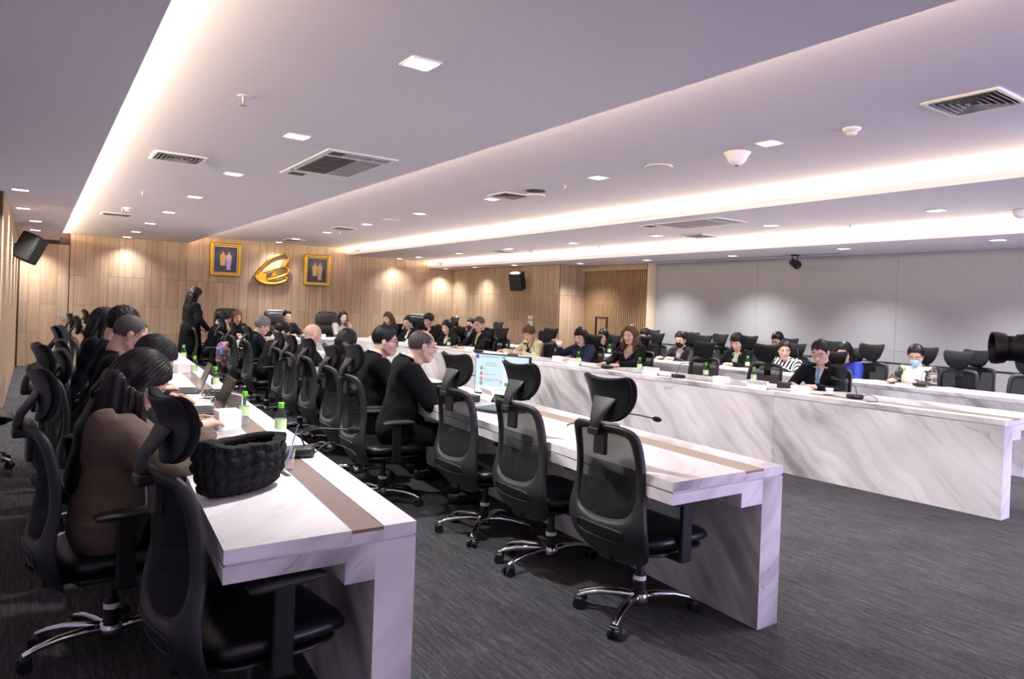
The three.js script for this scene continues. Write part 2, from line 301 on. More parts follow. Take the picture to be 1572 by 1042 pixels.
// ---------------------------------------------------------------- conference tables
const TT = 0.78;
function shear(g, s, zr) { const p = g.attributes.position; for (let i = 0; i < p.count; i++) p.setX(i, p.getX(i) + s * (p.getZ(i) - zr)); return g; }
function tableRow(label, xp, dir, w, s, z0, z1, unit) {
  const t = thing('conference_table', label, 'table', [xp, 0, z0]);
  const q = (a, b, y0, y1, za, zb, ou, ov) => shear(bx(Math.min(dir * a, dir * b), Math.max(dir * a, dir * b), y0, y1, za, zb, ou, ov), s, 0);
  const len = z1 - z0, n = Math.round(Math.abs(len) / unit);
  const pt = Math.min(0.155, 0.2 * w + 0.02), sa = 0.19 * w, sb = 0.37 * w;
  for (let i = 0; i < n; i++) {
    const za = len * i / n - (i ? 0.001 : 0), zb = len * (i + 1) / n + 0.001, ou = rnd() * 3, ov = rnd() * 3;
    mesh('tabletop', [q(0, sa, TT - 0.042, TT, zb, za, ou, ov), q(sb, w, TT - 0.042, TT, zb, za, ou + 0.7, ov), q(sa, sb, TT - 0.042, TT - 0.012, zb, za)], M.marble, t);
    mesh('cable_cover', q(sa + 0.002, sb - 0.002, TT - 0.012, TT - 0.001, zb, za), dir < 0 && w < 0.7 ? M.strip : M.stripB, t, 'taupe cable cover strip');
    mesh('apron', [q(0.008, w - 0.008, TT - 0.05, TT - 0.042, zb + 0.004, za - 0.006), q(pt, w, TT - 0.10, TT - 0.05, zb, za, ou, ov), q(pt, 0.40 * w, TT - 0.17, TT - 0.10, zb, za, ou, ov)], M.marble, t);
    mesh('front_panel', q(0, pt, 0, TT - 0.05, zb, za, ou + 1.1, ov + 0.3), M.marble, t);
  }
  return t;
}
const rowA = z => 0.465 - 0.061 * (z + 2.1), rowB = z => 2.285 - 0.055 * (z + 2.06), rowC = z => 7.03 + 0.088 * (z + 2.3), rowD = z => 8.88 + 0.088 * (z + 2.85);
tableRow('long marble desk in the left foreground holding laptops and a black bag', 1.074, -1, 0.61, -0.061, -2.09, -13.6, 1.9);
tableRow('long marble desk in the middle with three empty chairs at its near end', 3.067, -1, 0.78, -0.055, -2.065, -13.15, 1.85);
tableRow('long marble desk on the right whose whole front faces the empty floor', 6.25, 1, 0.78, 0.088, -2.29, -13.9, 1.9);
tableRow('rear marble desk nearest the grey wall', 8.27, 1, 0.61, 0.088, -2.85, -13.3, 1.9);
{ // head table across the far end
  const t = thing('conference_table', 'short marble head table below the gold emblem', 'table', [0, 0, 0]);
  for (let i = 0; i < 2; i++) {
    const x0 = 3.70 + i * 0.76, x1 = x0 + 0.76;
    mesh('tabletop', bx(x0, x1, TT - 0.042, TT, -14.0, -13.2, i, 0.4), M.marble, t); mesh('front_panel', bx(x0, x1, 0, TT - 0.05, -13.35, -13.2, i * 1.3, 0.1), M.marble, t);
    mesh('apron', bx(x0, x1, TT - 0.10, TT - 0.042, -14.0, -13.35), M.marble, t);
  }
}

// ---------------------------------------------------------------- task chair
const prof = [[0.30, -0.185], [0.36, -0.232], [0.42, -0.270], [0.50, -0.296], [0.58, -0.292], [0.68, -0.272], [0.80, -0.276], [0.90, -0.296], [0.99, -0.325]];
const profC = new THREE.CatmullRomCurve3(prof.map(p => V(p[0], p[1], 0)));
const profZ = y => { const t = clamp((y - 0.30) / 0.69, 0, 1); let a = 0, b = 1; for (let i = 0; i < 18; i++) { const m = (a + b) / 2; profC.getPoint(m).x < y ? a = m : b = m; } return profC.getPoint((a + b) / 2).y; };
const backBend = (x, y, z) => V(x, y, profZ(y) + 0.75 * x * x + z);
const oHalf = [[0, .985], [.12, .985], [.185, .973], [.213, .935], [.22, .86], [.224, .76], [.232, .66], [.249, .57], [.260, .49], [.249, .41], [.205, .352], [.12, .322], [.05, .314], [0, .312]];
const iHalf = [[0, .944], [.10, .944], [.152, .934], [.172, .905], [.180, .84], [.184, .76], [.186, .69], [.183, .63], [.168, .585], [.128, .557], [.07, .546], [.03, .543], [0, .542]];
const CH = {};
{
  const o = symOutline(oHalf, 60), i = symOutline(iHalf, 60);
  CH.back_frame = ringBand(o, i, 0.017, backBend, 7);
  CH.back_mesh = pillow(i.map(p => [p[0] * 1.03, (p[1] - .75) * 1.02 + .75]), r => 0.0012, backBend, 6, [0, 0.745]);
  CH.lumbar = ringBand(superEll(0.155, 0.034, 5, 40, 0, 0.475), superEll(0.147, 0.027, 5, 40, 0, 0.475), 0.006, (x, y, z) => backBend(x, y, z - 0.017), 3);
  CH.lumbarIn = pillow(superEll(0.147, 0.027, 5, 40, 0, 0.475), r => 0.003, (x, y, z) => backBend(x, y, z - 0.014), 4, [0, 0.475]);
  const hp = (x, y, z) => V(x, y, -0.262 + 1.7 * x * x - 2.2 * Math.pow(y - 1.085, 2) - (y - 1.085) * 0.16 + z);
  const ho = symOutline([[0, 1.195], [.08, 1.20], [.135, 1.209], [.157, 1.195], [.156, 1.15], [.141, 1.09], [.112, 1.035], [.075, 1.0], [.03, .987], [0, .985]], 44);
  CH.headrest = pillow(ho, r => 0.022 * Math.sqrt(Math.max(0, 1 - Math.pow(r, 6))), hp, 8, [0, 1.1]);
  CH.headShell = pillow(ho.map(p => [p[0] * 0.965, (p[1] - 1.1) * 0.965 + 1.1]), r => 0.006 * Math.sqrt(Math.max(0, 1 - Math.pow(r, 8))), (x, y, z) => hp(x, y, z - 0.022), 7, [0, 1.1]);
  CH.stem = loft([[V(0, 0.94, -0.335), .026, .018], [V(0, 0.975, -0.348), .028, .017], [V(0, 1.02, -0.338), .036, .015], [V(0, 1.06, -0.312), .056, .012], [V(0, 1.10, -0.288), .075, .008]], V(1, 0, 0), 14, 3);
  CH.bracket = mergeGeometries([rbx(-0.04, 0.04, 0.835, 0.955, -0.318, -0.295, 0.008), rbx(-0.034, 0.034, 0.93, 0.965, -0.365, -0.30, 0.008)]);
  const so = superEll(0.262, 0.25, 3.6, 48);
  CH.seat = pillow(so, r => 0.046 * Math.sqrt(Math.max(0, 1 - Math.pow(r, 7))), (x, z, y) => V(x, 0.425 + y * (y > 0 ? 1 : 0.7) + 0.018 * Math.abs(x / .25) ** 3 - 0.25 * Math.pow(Math.max(0, z - 0.12), 2) * 6, 0.03 + z), 9);
  CH.pan = pillow(superEll(0.235, 0.225, 4, 40), r => 0.016 * Math.sqrt(Math.max(0, 1 - Math.pow(r, 8))), (x, z, y) => V(x, 0.385 + y, 0.02 + z), 5);
  CH.mech = mergeGeometries([rbx(-0.07, 0.07, 0.315, 0.375, -0.14, 0.10, 0.012), rbx(-0.045, 0.045, 0.33, 0.43, -0.255, -0.12, 0.012), rbx(-0.285, 0.285, 0.352, 0.372, -0.035, 0.035, 0.006)]);
  CH.lever = merge([tube([[0.05, .335, .03], [.16, .325, .04], [.235, .315, .045]], 0.006, 8), rbx(.22, .28, .305, .323, .03, .06, .006)]);
  CH.post = s => merge([rbx(s > 0 ? 0.268 : -0.292, s > 0 ? 0.292 : -0.268, 0.36, 0.635, -0.045, 0.025, 0.008)]);
  CH.pad = s => pillow(superEll(0.043, 0.125, 5, 36, s * 0.275, 0.0), r => 0.014 * Math.sqrt(Math.max(0, 1 - Math.pow(r, 6))), (x, z, y) => V(x, 0.649 + y - 0.25 * (z - 0.02) * (z - 0.02), z), 5, [s * 0.275, 0]);
  CH.col = lathe([[0, .075], [.031, .075], [.031, .215], [.02, .22], [.02, .33], [0, .33]], 18);
  CH.sticker = new THREE.CylinderGeometry(0.0315, 0.0315, 0.022, 18, 1, true).translate(0, 0.195, 0);
  CH.hub = lathe([[0, .06], [.043, .062], [.05, .085], [.046, .115], [.034, .128], [0, .128]], 20);
  CH.leg = loft([[V(0, .098, .03), .022, .022], [V(0, .104, .10), .02, .018], [V(0, .098, .19), .017, .015], [V(0, .082, .26), .015, .012], [V(0, .064, .305), .015, .01]], V(1, 0, 0), 10, 2.6);
  CH.caster = merge([cyl(.0275, .0275, .02, 0, 0, 0, 18).rotateZ(Math.PI / 2).translate(-0.008, .0275, .30), cyl(.0275, .0275, .02, 0, 0, 0, 18).rotateZ(Math.PI / 2).translate(0.028, .0275, .30), rbx(-0.03, 0.03, .032, .06, .275, .318, .01), cyl(.006, .006, .03, 0, .045, .30, 8)]);
}
function makeChair() {
  const t = new THREE.Group(); t.name = 'task_chair';
  mesh('seat', CH.seat, M.leather, t); mesh('seat_pan', CH.pan, M.plastic, t);
  const bf = mesh('back_frame', CH.back_frame, M.plasticG, t, 'black plastic back frame'); mesh('lumbar_slot', CH.lumbar, M.plasticG, bf); mesh('lumbar_inset', CH.lumbarIn, M.plastic, bf);
  mesh('back_mesh', CH.back_mesh, M.net, t, 'see-through black mesh');
  const st_ = mesh('headrest_stem', CH.stem, M.plasticG, t); mesh('headrest_bracket', CH.bracket, M.plastic, st_);
  const hd = mesh('headrest', CH.headrest, M.fabric, t); mesh('headrest_shell', CH.headShell, M.plastic, hd);
  for (const s of [-1, 1]) { const p = mesh('arm_post', CH['post' + s] ||= CH.post(s), M.plastic, t); mesh('arm_pad', CH['pad' + s] ||= CH.pad(s), M.dark, p); }
  mesh('mechanism', CH.mech, M.black, t); mesh('lever', CH.lever, M.plastic, t);
  const c = mesh('gas_column', CH.col, M.black, t); mesh('sticker', CH.sticker, M.white, c);
  mesh('base_hub', CH.hub, M.chrome, t);
  for (let k = 0; k < 5; k++) { const a = k / 5 * 2 * Math.PI + 0.3; const l = mesh('base_leg', CH.leg, M.chrome, t, 'chrome base leg'); l.rotation.y = a; mesh('caster', CH.caster, M.plastic, l); }
  return t;
}
const chair0 = makeChair();
const chairs = [];
function chair(label, x, z, turn, o = {}) { // hub position; turn: 0 faces +z
  const c = chair0.clone(); c.name = numbered('task_chair'); c.position.set(x, 0, z); c.rotation.y = turn; scene.add(c);
  tag(c, label, 'chair', o.group || 'black mesh task chairs');
  const base = c.children.filter(m => m.name.startsWith('base_leg')); const a = o.base ?? rr(0, 1.25); base.forEach(m => m.rotation.y += a);
  if (o.hy) for (const m of c.children) if (m.name === 'headrest' || m.name === 'headrest_stem') { m.position.y += o.hy; }
  if (o.lift) for (const m of c.children) if (!m.name.startsWith('base') && m.name !== 'gas_column') m.position.y += o.lift;
  chairs.push(c); return c;
}
const PX = Math.PI / 2; // facing +x
const tA = PX - 0.061 * -1 * -1, tB = PX - 0.055, tC = -PX + 0.088;
// empty chairs at the middle desk
chair('empty mesh chair nearest the camera at the middle desk', 2.52, -2.47, PX + 0.04, { base: 0.55 });
chair('empty mesh chair, second from the near end of the middle desk', 2.54, -3.22, PX, { base: 0.9 });
chair('empty mesh chair just in front of the balding man in black', 2.52, -3.92, PX + 0.03, { base: 0.2 });
// chairs left of the left desk
chair('empty mesh chair nearest the camera, tucked in beside the black bag', 0.62, -2.40, PX + 0.14, { base: 0.1 });
chair('empty mesh chair pulled out behind the woman in the brown jacket', 0.31, -4.62, PX + 0.1, { base: 0.7, hy: 0.01 });
chair('empty mesh chair by the left wall behind the man with the shaved head', 0.44, -6.75, PX - 0.15, { hy: 0.02 });
chair('empty mesh chair with tall headrest below the door handle', 0.68, -9.5, PX - 0.05, { hy: 0.03 });
chair('empty mesh chair, last but one of the left row', 0.67, -10.9, PX - 0.05, { hy: 0.02 });
chair('empty mesh chair at the far end of the left row', 0.90, -12.3, PX, { hy: 0.05 });
// empty chairs at the right desk
const CHx = z => rowC(z) + 0.02;
chair('empty mesh chair between the man in the navy suit and the dark-jacketed woman', CHx(-5.02), -5.02, tC, {});
chair('empty mesh chair to the right of the woman with the purple badge', CHx(-5.86), -5.86, tC, { hy: -0.02 });
chair('empty mesh chair between the cream blazer and the woman with the cup', CHx(-8.72), -8.72, tC, { hy: 0.02 });
chair('empty mesh chair to the left of the cream blazer', CHx(-9.95), -9.95, tC, { hy: -0.03 });
// rear desk
const DHx = z => rowD(z) + 0.05;
chair('empty mesh chair in front of the camera lens at the rear desk', DHx(-3.82), -3.82, tC, {});
chair('empty mesh chair at the right end of the rear desk under the lens', DHx(-3.1), -3.1, tC, { hy: -0.02 });
chair('empty mesh chair between the white vest and the blue top', DHx(-4.82), -4.82, tC, { hy: 0.02 });
chair('empty mesh chair left of the green blouse at the rear desk', DHx(-7.4), -7.4, tC, {});
chair('empty mesh chair left of the person with the black mask', DHx(-8.95), -8.95, tC, {});
chair('empty mesh chair at the far rear desk beside the plank wall', DHx(-12.65), -12.65, tC, { hy: 0.01 });
chair('empty mesh chair at the far rear desk, left of the masked man', DHx(-14.3) - 0.0, -14.3, tC, { hy: 0.06 });
// chairs along the grey wall
[[-3.97, 'behind the lens'], [-5.93, 'behind the man in the navy suit'], [-8.0, 'right of the red lanyard wearer'], [-8.79, 'behind the person with the red lanyard'], [-9.6, 'at the slatted screen']].forEach(([z, w]) =>
  chair(`empty mesh chair against the grey wall ${w}`, 9.66, z, -PX + rr(-0.1, 0.1), {}));
chair('mesh chair with only its armrest showing at the left frame edge', -0.40, -7.35, PX, {});

// executive leather chairs at the head table
{
  const EX = {};
  EX.back = pillow(superEll(0.27, 0.38, 5, 48, 0, 0.92), r => 0.05 * Math.sqrt(Math.max(0, 1 - Math.pow(r, 6))), (x, y, z) => V(x, y, -0.24 - 0.18 * (y - 0.5) + 0.5 * x * x + z), 8, [0, 0.92]);
  EX.pad = [[0.66, 0.11], [0.88, 0.10], [1.12, 0.12]].map(([y, h]) => pillow(superEll(0.23, h, 4, 40, 0, y), r => 0.03 * Math.sqrt(Math.max(0, 1 - Math.pow(r, 3))), (x, yy, z) => V(x, yy, -0.20 - 0.18 * (yy - 0.5) + 0.5 * x * x + z), 6, [0, y]));
  EX.seat = pillow(superEll(0.27, 0.26, 4, 44), r => 0.06 * Math.sqrt(Math.max(0, 1 - Math.pow(r, 5))), (x, z, y) => V(x, 0.43 + y, 0.03 + z), 7);
  const make = () => {
    const t = new THREE.Group(); t.name = 'executive_chair';
    mesh('backrest', EX.back, M.exec, t); for (const p of EX.pad) mesh('back_cushion', p, M.exec, t); mesh('seat', EX.seat, M.exec, t);
    for (const s of [-1, 1]) mesh('armrest', tube([[s * .29, .40, -.2], [s * .31, .60, -.2], [s * .31, .64, 0], [s * .30, .60, .2], [s * .28, .42, .16]], 0.024, 20, 8), M.exec, t);
    mesh('gas_column', CH.col, M.black, t); mesh('base_hub', CH.hub, M.chrome, t);
    for (let k = 0; k < 5; k++) { const l = mesh('base_leg', CH.leg, M.chrome, t); l.rotation.y = k * 1.2566; mesh('caster', CH.caster, M.plastic, l); }
    return t;
  };
  const e0 = make();
  [[3.26, -14.75, 0, 'left executive leather chair behind the woman with reddish hair'], [4.26, -14.72, 0.1, 'middle executive leather chair holding the man in the blue shirt'], [5.36, -14.75, 0.05, 'right executive leather chair holding the woman in grey'], [7.35, -14.9, -0.7, 'empty executive leather chair behind the young man in a dark suit']].forEach(([x, z, a, l]) => {
    const c = e0.clone(); c.name = numbered('executive_chair'); c.position.set(x, 0, z); c.rotation.y = a; scene.add(c); tag(c, l, 'chair', 'black executive chairs');
  });
}

// ---------------------------------------------------------------- implicit surfaces for bodies, hair and clothes
class Field {
  constructor(min, max, h) {
    this.h = h; this.o = min.clone(); this.n = [0, 1, 2].map(i => Math.ceil((max.getComponent(i) - min.getComponent(i)) / h) + 2);
    this.d = new Float32Array(this.n[0] * this.n[1] * this.n[2]).fill(0.5);
  }
  each(mn, mx, f) {
    const { n, o, h, d } = this; const lo = [], hi = [];
    for (let i = 0; i < 3; i++) { const a = o.getComponent(i); lo[i] = clamp(Math.floor((mn.getComponent(i) - a) / h), 0, n[i] - 1); hi[i] = clamp(Math.ceil((mx.getComponent(i) - a) / h), 0, n[i] - 1); }
    for (let k = lo[2]; k <= hi[2]; k++) for (let j = lo[1]; j <= hi[1]; j++) { let id = (k * n[1] + j) * n[0] + lo[0]; for (let i = lo[0]; i <= hi[0]; i++, id++) d[id] = f(o.x + i * h, o.y + j * h, o.z + k * h, d[id]); }
  }
  cap(a, b, ra, rb = ra, k = 0.02, sub = false) {
    const m = Math.max(ra, rb) + k + 3 * this.h, mn = a.clone().min(b).addScalar(-m), mx = a.clone().max(b).addScalar(m);
    const bx_ = b.x - a.x, by = b.y - a.y, bz = b.z - a.z, bb = bx_ * bx_ + by * by + bz * bz || 1e-9;
    this.each(mn, mx, (x, y, z, d) => {
      const px = x - a.x, py = y - a.y, pz = z - a.z, t = clamp((px * bx_ + py * by + pz * bz) / bb, 0, 1);
      const e = Math.hypot(px - bx_ * t, py - by * t, pz - bz * t) - (ra + (rb - ra) * t); return smin(d, e, k, sub);
    }); return this;
  }
  ell(c, r, k = 0.02, sub = false) {
    const m = k + 3 * this.h, R = V(r[0] + m, r[1] + m, r[2] + m);
    this.each(c.clone().sub(R), c.clone().add(R), (x, y, z, d) => {
      const a = (x - c.x) / r[0], b = (y - c.y) / r[1], e = (z - c.z) / r[2], k0 = Math.hypot(a, b, e), k1 = Math.hypot(a / r[0], b / r[1], e / r[2]);
      return smin(d, k1 > 0 ? k0 * (k0 - 1) / k1 : -Math.min(...r), k, sub);
    }); return this;
  }
  cut(f) { const { n, o, h, d } = this; let id = 0; for (let k = 0; k < n[2]; k++) for (let j = 0; j < n[1]; j++) for (let i = 0; i < n[0]; i++, id++) if (d[id] < 0.06) d[id] = Math.max(d[id], f(o.x + i * h, o.y + j * h, o.z + k * h)); return this; }
  warp(f) { const { n, o, h, d } = this; let id = 0; for (let k = 0; k < n[2]; k++) for (let j = 0; j < n[1]; j++) for (let i = 0; i < n[0]; i++, id++) if (d[id] < 0.06) d[id] += f(o.x + i * h, o.y + j * h, o.z + k * h); return this; }
  mesh() {
    const { n, o, h, d } = this, [nx, ny, nz] = n, vi = new Int32Array(d.length).fill(-1), pos = [], idx = [], sx = 1, sy = nx, sz = nx * ny;
    const off = [0, sx, sy, sx + sy, sz, sx + sz, sy + sz, sx + sy + sz];
    const E = [[0, 1], [2, 3], [4, 5], [6, 7], [0, 2], [1, 3], [4, 6], [5, 7], [0, 4], [1, 5], [2, 6], [3, 7]];
    for (let k = 0; k < nz - 1; k++) for (let j = 0; j < ny - 1; j++) for (let i = 0; i < nx - 1; i++) {
      const b = (k * ny + j) * nx + i; let m = 0; for (let c = 0; c < 8; c++) if (d[b + off[c]] < 0) m |= 1 << c;
      if (m === 0 || m === 255) continue; let X = 0, Y = 0, Z = 0, q = 0;
      for (const [a, c] of E) { const ia = (m >> a) & 1, ic = (m >> c) & 1; if (ia === ic) continue; const da = d[b + off[a]], dc = d[b + off[c]], t = da / (da - dc);
        X += (a & 1) + t * ((c & 1) - (a & 1)); Y += ((a >> 1) & 1) + t * (((c >> 1) & 1) - ((a >> 1) & 1)); Z += (a >> 2) + t * ((c >> 2) - (a >> 2)); q++; }
      vi[b] = pos.length / 3; pos.push(o.x + (i + X / q) * h, o.y + (j + Y / q) * h, o.z + (k + Z / q) * h);
    }
    const quad = (a, b, c, e, flip) => { const A = vi[a], B = vi[b], C = vi[c], D = vi[e]; if (A < 0 || B < 0 || C < 0 || D < 0) return; flip ? idx.push(A, C, B, A, D, C) : idx.push(A, B, C, A, C, D); };
    for (let k = 1; k < nz - 1; k++) for (let j = 1; j < ny - 1; j++) for (let i = 1; i < nx - 1; i++) {
      const b = (k * ny + j) * nx + i, s = d[b] < 0;
      if (s !== d[b + sx] < 0) quad(b, b - sy, b - sy - sz, b - sz, s); if (s !== d[b + sy] < 0) quad(b, b - sz, b - sx - sz, b - sx, s); if (s !== d[b + sz] < 0) quad(b, b - sx, b - sx - sy, b - sy, s);
    }
    const g = new THREE.BufferGeometry(); g.setAttribute('position', new THREE.Float32BufferAttribute(pos, 3)); g.setIndex(idx); g.computeVertexNormals();
    const uv = new Float32Array(pos.length / 3 * 2); for (let i = 0; i < uv.length / 2; i++) { uv[2 * i] = pos[3 * i] + 0.6 * pos[3 * i + 2]; uv[2 * i + 1] = pos[3 * i + 1]; } g.setAttribute('uv', new THREE.BufferAttribute(uv, 2));
    return g;
  }
}
function smin(a, b, k, sub) {
  if (sub) { b = -b; if (k <= 0) return Math.max(a, b); const h = Math.max(k - Math.abs(a - b), 0) / k; return Math.max(a, b) + h * h * k * 0.25; }
  if (k <= 0) return Math.min(a, b); const h = Math.max(k - Math.abs(a - b), 0) / k; return Math.min(a, b) - h * h * k * 0.25;
}
function colorize(g, f) {
  const p = g.attributes.position, c = new Float32Array(p.count * 3); for (let i = 0; i < p.count; i++) { const q = f(p.getX(i), p.getY(i), p.getZ(i)); c[3 * i] = q[0]; c[3 * i + 1] = q[1]; c[3 * i + 2] = q[2]; }
  g.setAttribute('color', new THREE.BufferAttribute(c, 3)); return g;
}
const pl = (pts, y) => { if (y >= pts[0][0]) return pts[0][1]; for (let i = 1; i < pts.length; i++) if (y >= pts[i][0]) { const t = (y - pts[i][0]) / (pts[i - 1][0] - pts[i][0]); return lerp(pts[i][1], pts[i - 1][1], t); } return pts[pts.length - 1][1]; };
const mix3 = (a, b, t) => [lerp(a[0], b[0], t), lerp(a[1], b[1], t), lerp(a[2], b[2], t)];
const HAIRC = { black: [0.006, 0.005, 0.005], dark: [0.012, 0.008, 0.007], thin: [0.055, 0.045, 0.04], brown: [0.075, 0.036, 0.02], auburn: [0.13, 0.05, 0.03], grey: [0.16, 0.155, 0.15], greydark: [0.07, 0.065, 0.06] };
const skinMat = new THREE.MeshPhysicalMaterial({ vertexColors: true, roughness: 0.5, sheen: 0.2, sheenRoughness: 0.5 });
const hairMats = {}; const hairMat = k => hairMats[k] ||= new THREE.MeshPhysicalMaterial({ color: new THREE.Color().setRGB(...HAIRC[k]), roughness: 0.42, specularIntensity: 0.45 });
const clothMats = {}; const cloth = (c, r = 0.9) => clothMats[c + '_' + r] ||= c === 'stripe' ? S(0xffffff, 0.85, { map: stripeTex }) : c === 'pattern' ? S(0xffffff, 0.85, { map: dotTex }) : new THREE.MeshPhysicalMaterial({ color: c, roughness: r, map: clothTex, specularIntensity: 0.35 });

// head in its own frame: centre of the head at 0, face towards +z
function headGeo(h, o) {
  const F = new Field(V(-.11, -.19, -.135), V(.11, .145, .135), h), w = o.fem ? 0.95 : 1;
  F.ell(V(0, .028, -.014), [.076 * w, .088, .096], .01).ell(V(0, -.03, .02), [.062 * w, .085, .068], .03);
  F.ell(V(0, -.09, .052), [.03 * w, .024, .028], .025);
  for (const s of [-1, 1]) {
    F.cap(V(s * .052 * w, -.045, -.005), V(s * .02, -.094, .045), .022, .02, .02);
    F.ell(V(s * .04 * w, -.028, .05), [.025, .024, .028], .018);
    F.cap(V(s * .014, .024, .078), V(s * .05 * w, .022, .058), .012, .010, .012);
    F.ell(V(s * .032, .001, .094), [.017, .011, .017], .008, true); F.ell(V(s * .032, .001, .0735), [.0155, .0115, .0135], .002);
    F.ell(V(s * .077 * w, -.006, -.008), [.009, .031, .018], .006);
    F.ell(V(s * .012, -.036, .09), [.009, .008, .011], .006);
  }
  F.cap(V(0, .015, .083), V(0, -.031, .101), .008, .0115, .008);
  F.cap(V(-.02, -.0615, .078), V(0, -.059, .088), .006, .007, .004).cap(V(.02, -.0615, .078), V(0, -.059, .088), .006, .007, .004);
  F.cap(V(-.017, -.071, .077), V(0, -.072, .086), .006, .008, .005).cap(V(.017, -.071, .077), V(0, -.072, .086), .006, .008, .005);
  F.cap(V(0, -.05, -.03), V(0, -.115, -.034), o.fem ? .046 : .054, o.fem ? .046 : .054, .02);
  const g = F.mesh(), sk = o.skin, hc = HAIRC[o.hcKey || "black"];
  return colorize(g, (x, y, z) => {
    let c = sk; const ax = Math.abs(x);
    const ch = Math.hypot(ax - .04, y + .03, z - .065); c = mix3(c, [sk[0] * 1.02, sk[1] * 0.86, sk[2] * 0.82], (1 - sstep(.012, .035, ch)) * 0.6);
    if (z > .03 && Math.abs(y - (.027 - Math.max(0, ax - .034) * 0.3)) < .0052 && ax > .013 && ax < .052) c = mix3(hc, sk, 0.15);
    const e = Math.hypot((ax - .032) / .0155, (y - .001) / .0075); if (z > .06 && e < 1) { if (o.down) c = y < -.0035 ? [0.03, 0.02, 0.02] : c; else c = Math.hypot(ax - .032, y - .001) < .0068 ? [0.02, 0.012, 0.01] : [0.62, 0.58, 0.55]; }
    if (z > .06 && e >= 1 && e < 1.25 && y > 0) c = [0.05, 0.03, 0.025];
    const l = Math.hypot(x / .026, (y + .0655) / .0125); if (z > .06 && l < 1) c = Math.abs(y + .0655) < .0018 ? [sk[0] * .35, sk[1] * .22, sk[2] * .2] : mix3(sk, [0.50, 0.16, 0.15], o.fem ? 0.65 : 0.35);
    if (o.beard && z > .02 && y < -.045 && l > 1.2) c = mix3(c, [0.1, 0.08, 0.07], 0.3);
    return c;
  });
}
// hair styles in the head frame
function hairGeo(h, o) {
  const long = ['long', 'bob', 'pony', 'curly'].includes(o.hair);
  const F = new Field(V(-.135, o.hair === 'bob' || o.hair === 'curly' ? -.2 : -.16, -.165), V(.135, .16, .15), h);
  const thin = o.hair === 'buzz' || o.hair === 'balding', off = thin ? .003 : o.hair === 'full' ? .021 : long ? .014 : .013;
  if (thin) F.ell(V(0, .0285, -.0142), [.0785, .0905, .0985], 0); else if (long) F.ell(V(0, .036, -.018), [.088, .10, .108], 0); else F.ell(V(0, .041, -.014), [o.hair === 'full' ? .09 : .0825, o.hair === 'full' ? .106 : .098, o.hair === 'full' ? .110 : .104], 0);
  const hl = { short: [[.105, .2], [.085, .10], [.06, .066], [.03, .036], [0, .024], [-.02, -.004], [-.05, -.05], [-.085, -.2]], full: [[.10, .2], [.075, .11], [.045, .076], [.02, .036], [-.01, .022], [-.035, -.02], [-.06, -.06], [-.09, -.2]],
    buzz: [[.11, .2], [.095, .075], [.07, .045], [.03, .03], [0, .022], [-.02, -.004], [-.06, -.05], [-.09, -.2]], balding: [[.2, -.03], [.11, -.02], [.085, .03], [.06, .04], [.03, .03], [0, .02], [-.02, -.004], [-.06, -.05], [-.09, -.2]],
    long: [[.11, .2], [.092, .092], [.06, .064], [.02, .038], [-.03, .02], [-.2, .012]] };
  hl.bob = hl.curly = hl.long; hl.pony = [[.11, .2], [.092, .085], [.06, .055], [.03, .034], [0, .02], [-.02, -.004], [-.05, -.05], [-.085, -.2]]; hl.bangs = [[.09, .2], [.065, .14], [.05, .12], [.042, .055], [0, .028], [-.03, .018], [-.2, .008]];
  const line = o.bangs ? hl.bangs : hl[o.hair] || hl.short;
  const am = long ? .35 : 1, nz = (x, y) => am * .010 * Math.sin(x * 95 + 1) + am * .007 * Math.sin(x * 210 + y * 90); F.cut((x, y, z) => (z - pl(line, y) - (y > .02 ? nz(x, y) : .4 * nz(x, y))) * (thin ? .12 : 0.42));
  
  if (long && o.hair !== 'pony') for (const s of [-1, 1]) {
    const e = o.hair === 'bob' ? -.12 : o.hair === 'curly' ? -.15 : -.11;
    F.cap(V(s * .07, .02, -.01), V(s * .078, e, .01 - .01), .026, o.hair === 'curly' ? .04 : .022, .02).cap(V(s * .05, .0, -.075), V(s * .05, e - .01, -.07), .038, .03, .025);
  }
  if (long && o.hair !== 'pony') F.cap(V(0, 0, -.085), V(0, -.12, -.085), .045, .04, .03);
  if (o.hair === 'pony') F.cap(V(0, .02, -.115), V(0, -.04, -.135), .03, .026, .012);
  F.warp((x, y, z) => { const a = Math.atan2(x, -z + .02); return .0022 * Math.sin(a * 34 + y * 30) + (o.hair === 'curly' || o.hair === 'full' ? .004 * Math.sin(x * 120) * Math.sin(y * 110) * Math.sin(z * 130) : 0); });
  return F.mesh();
}
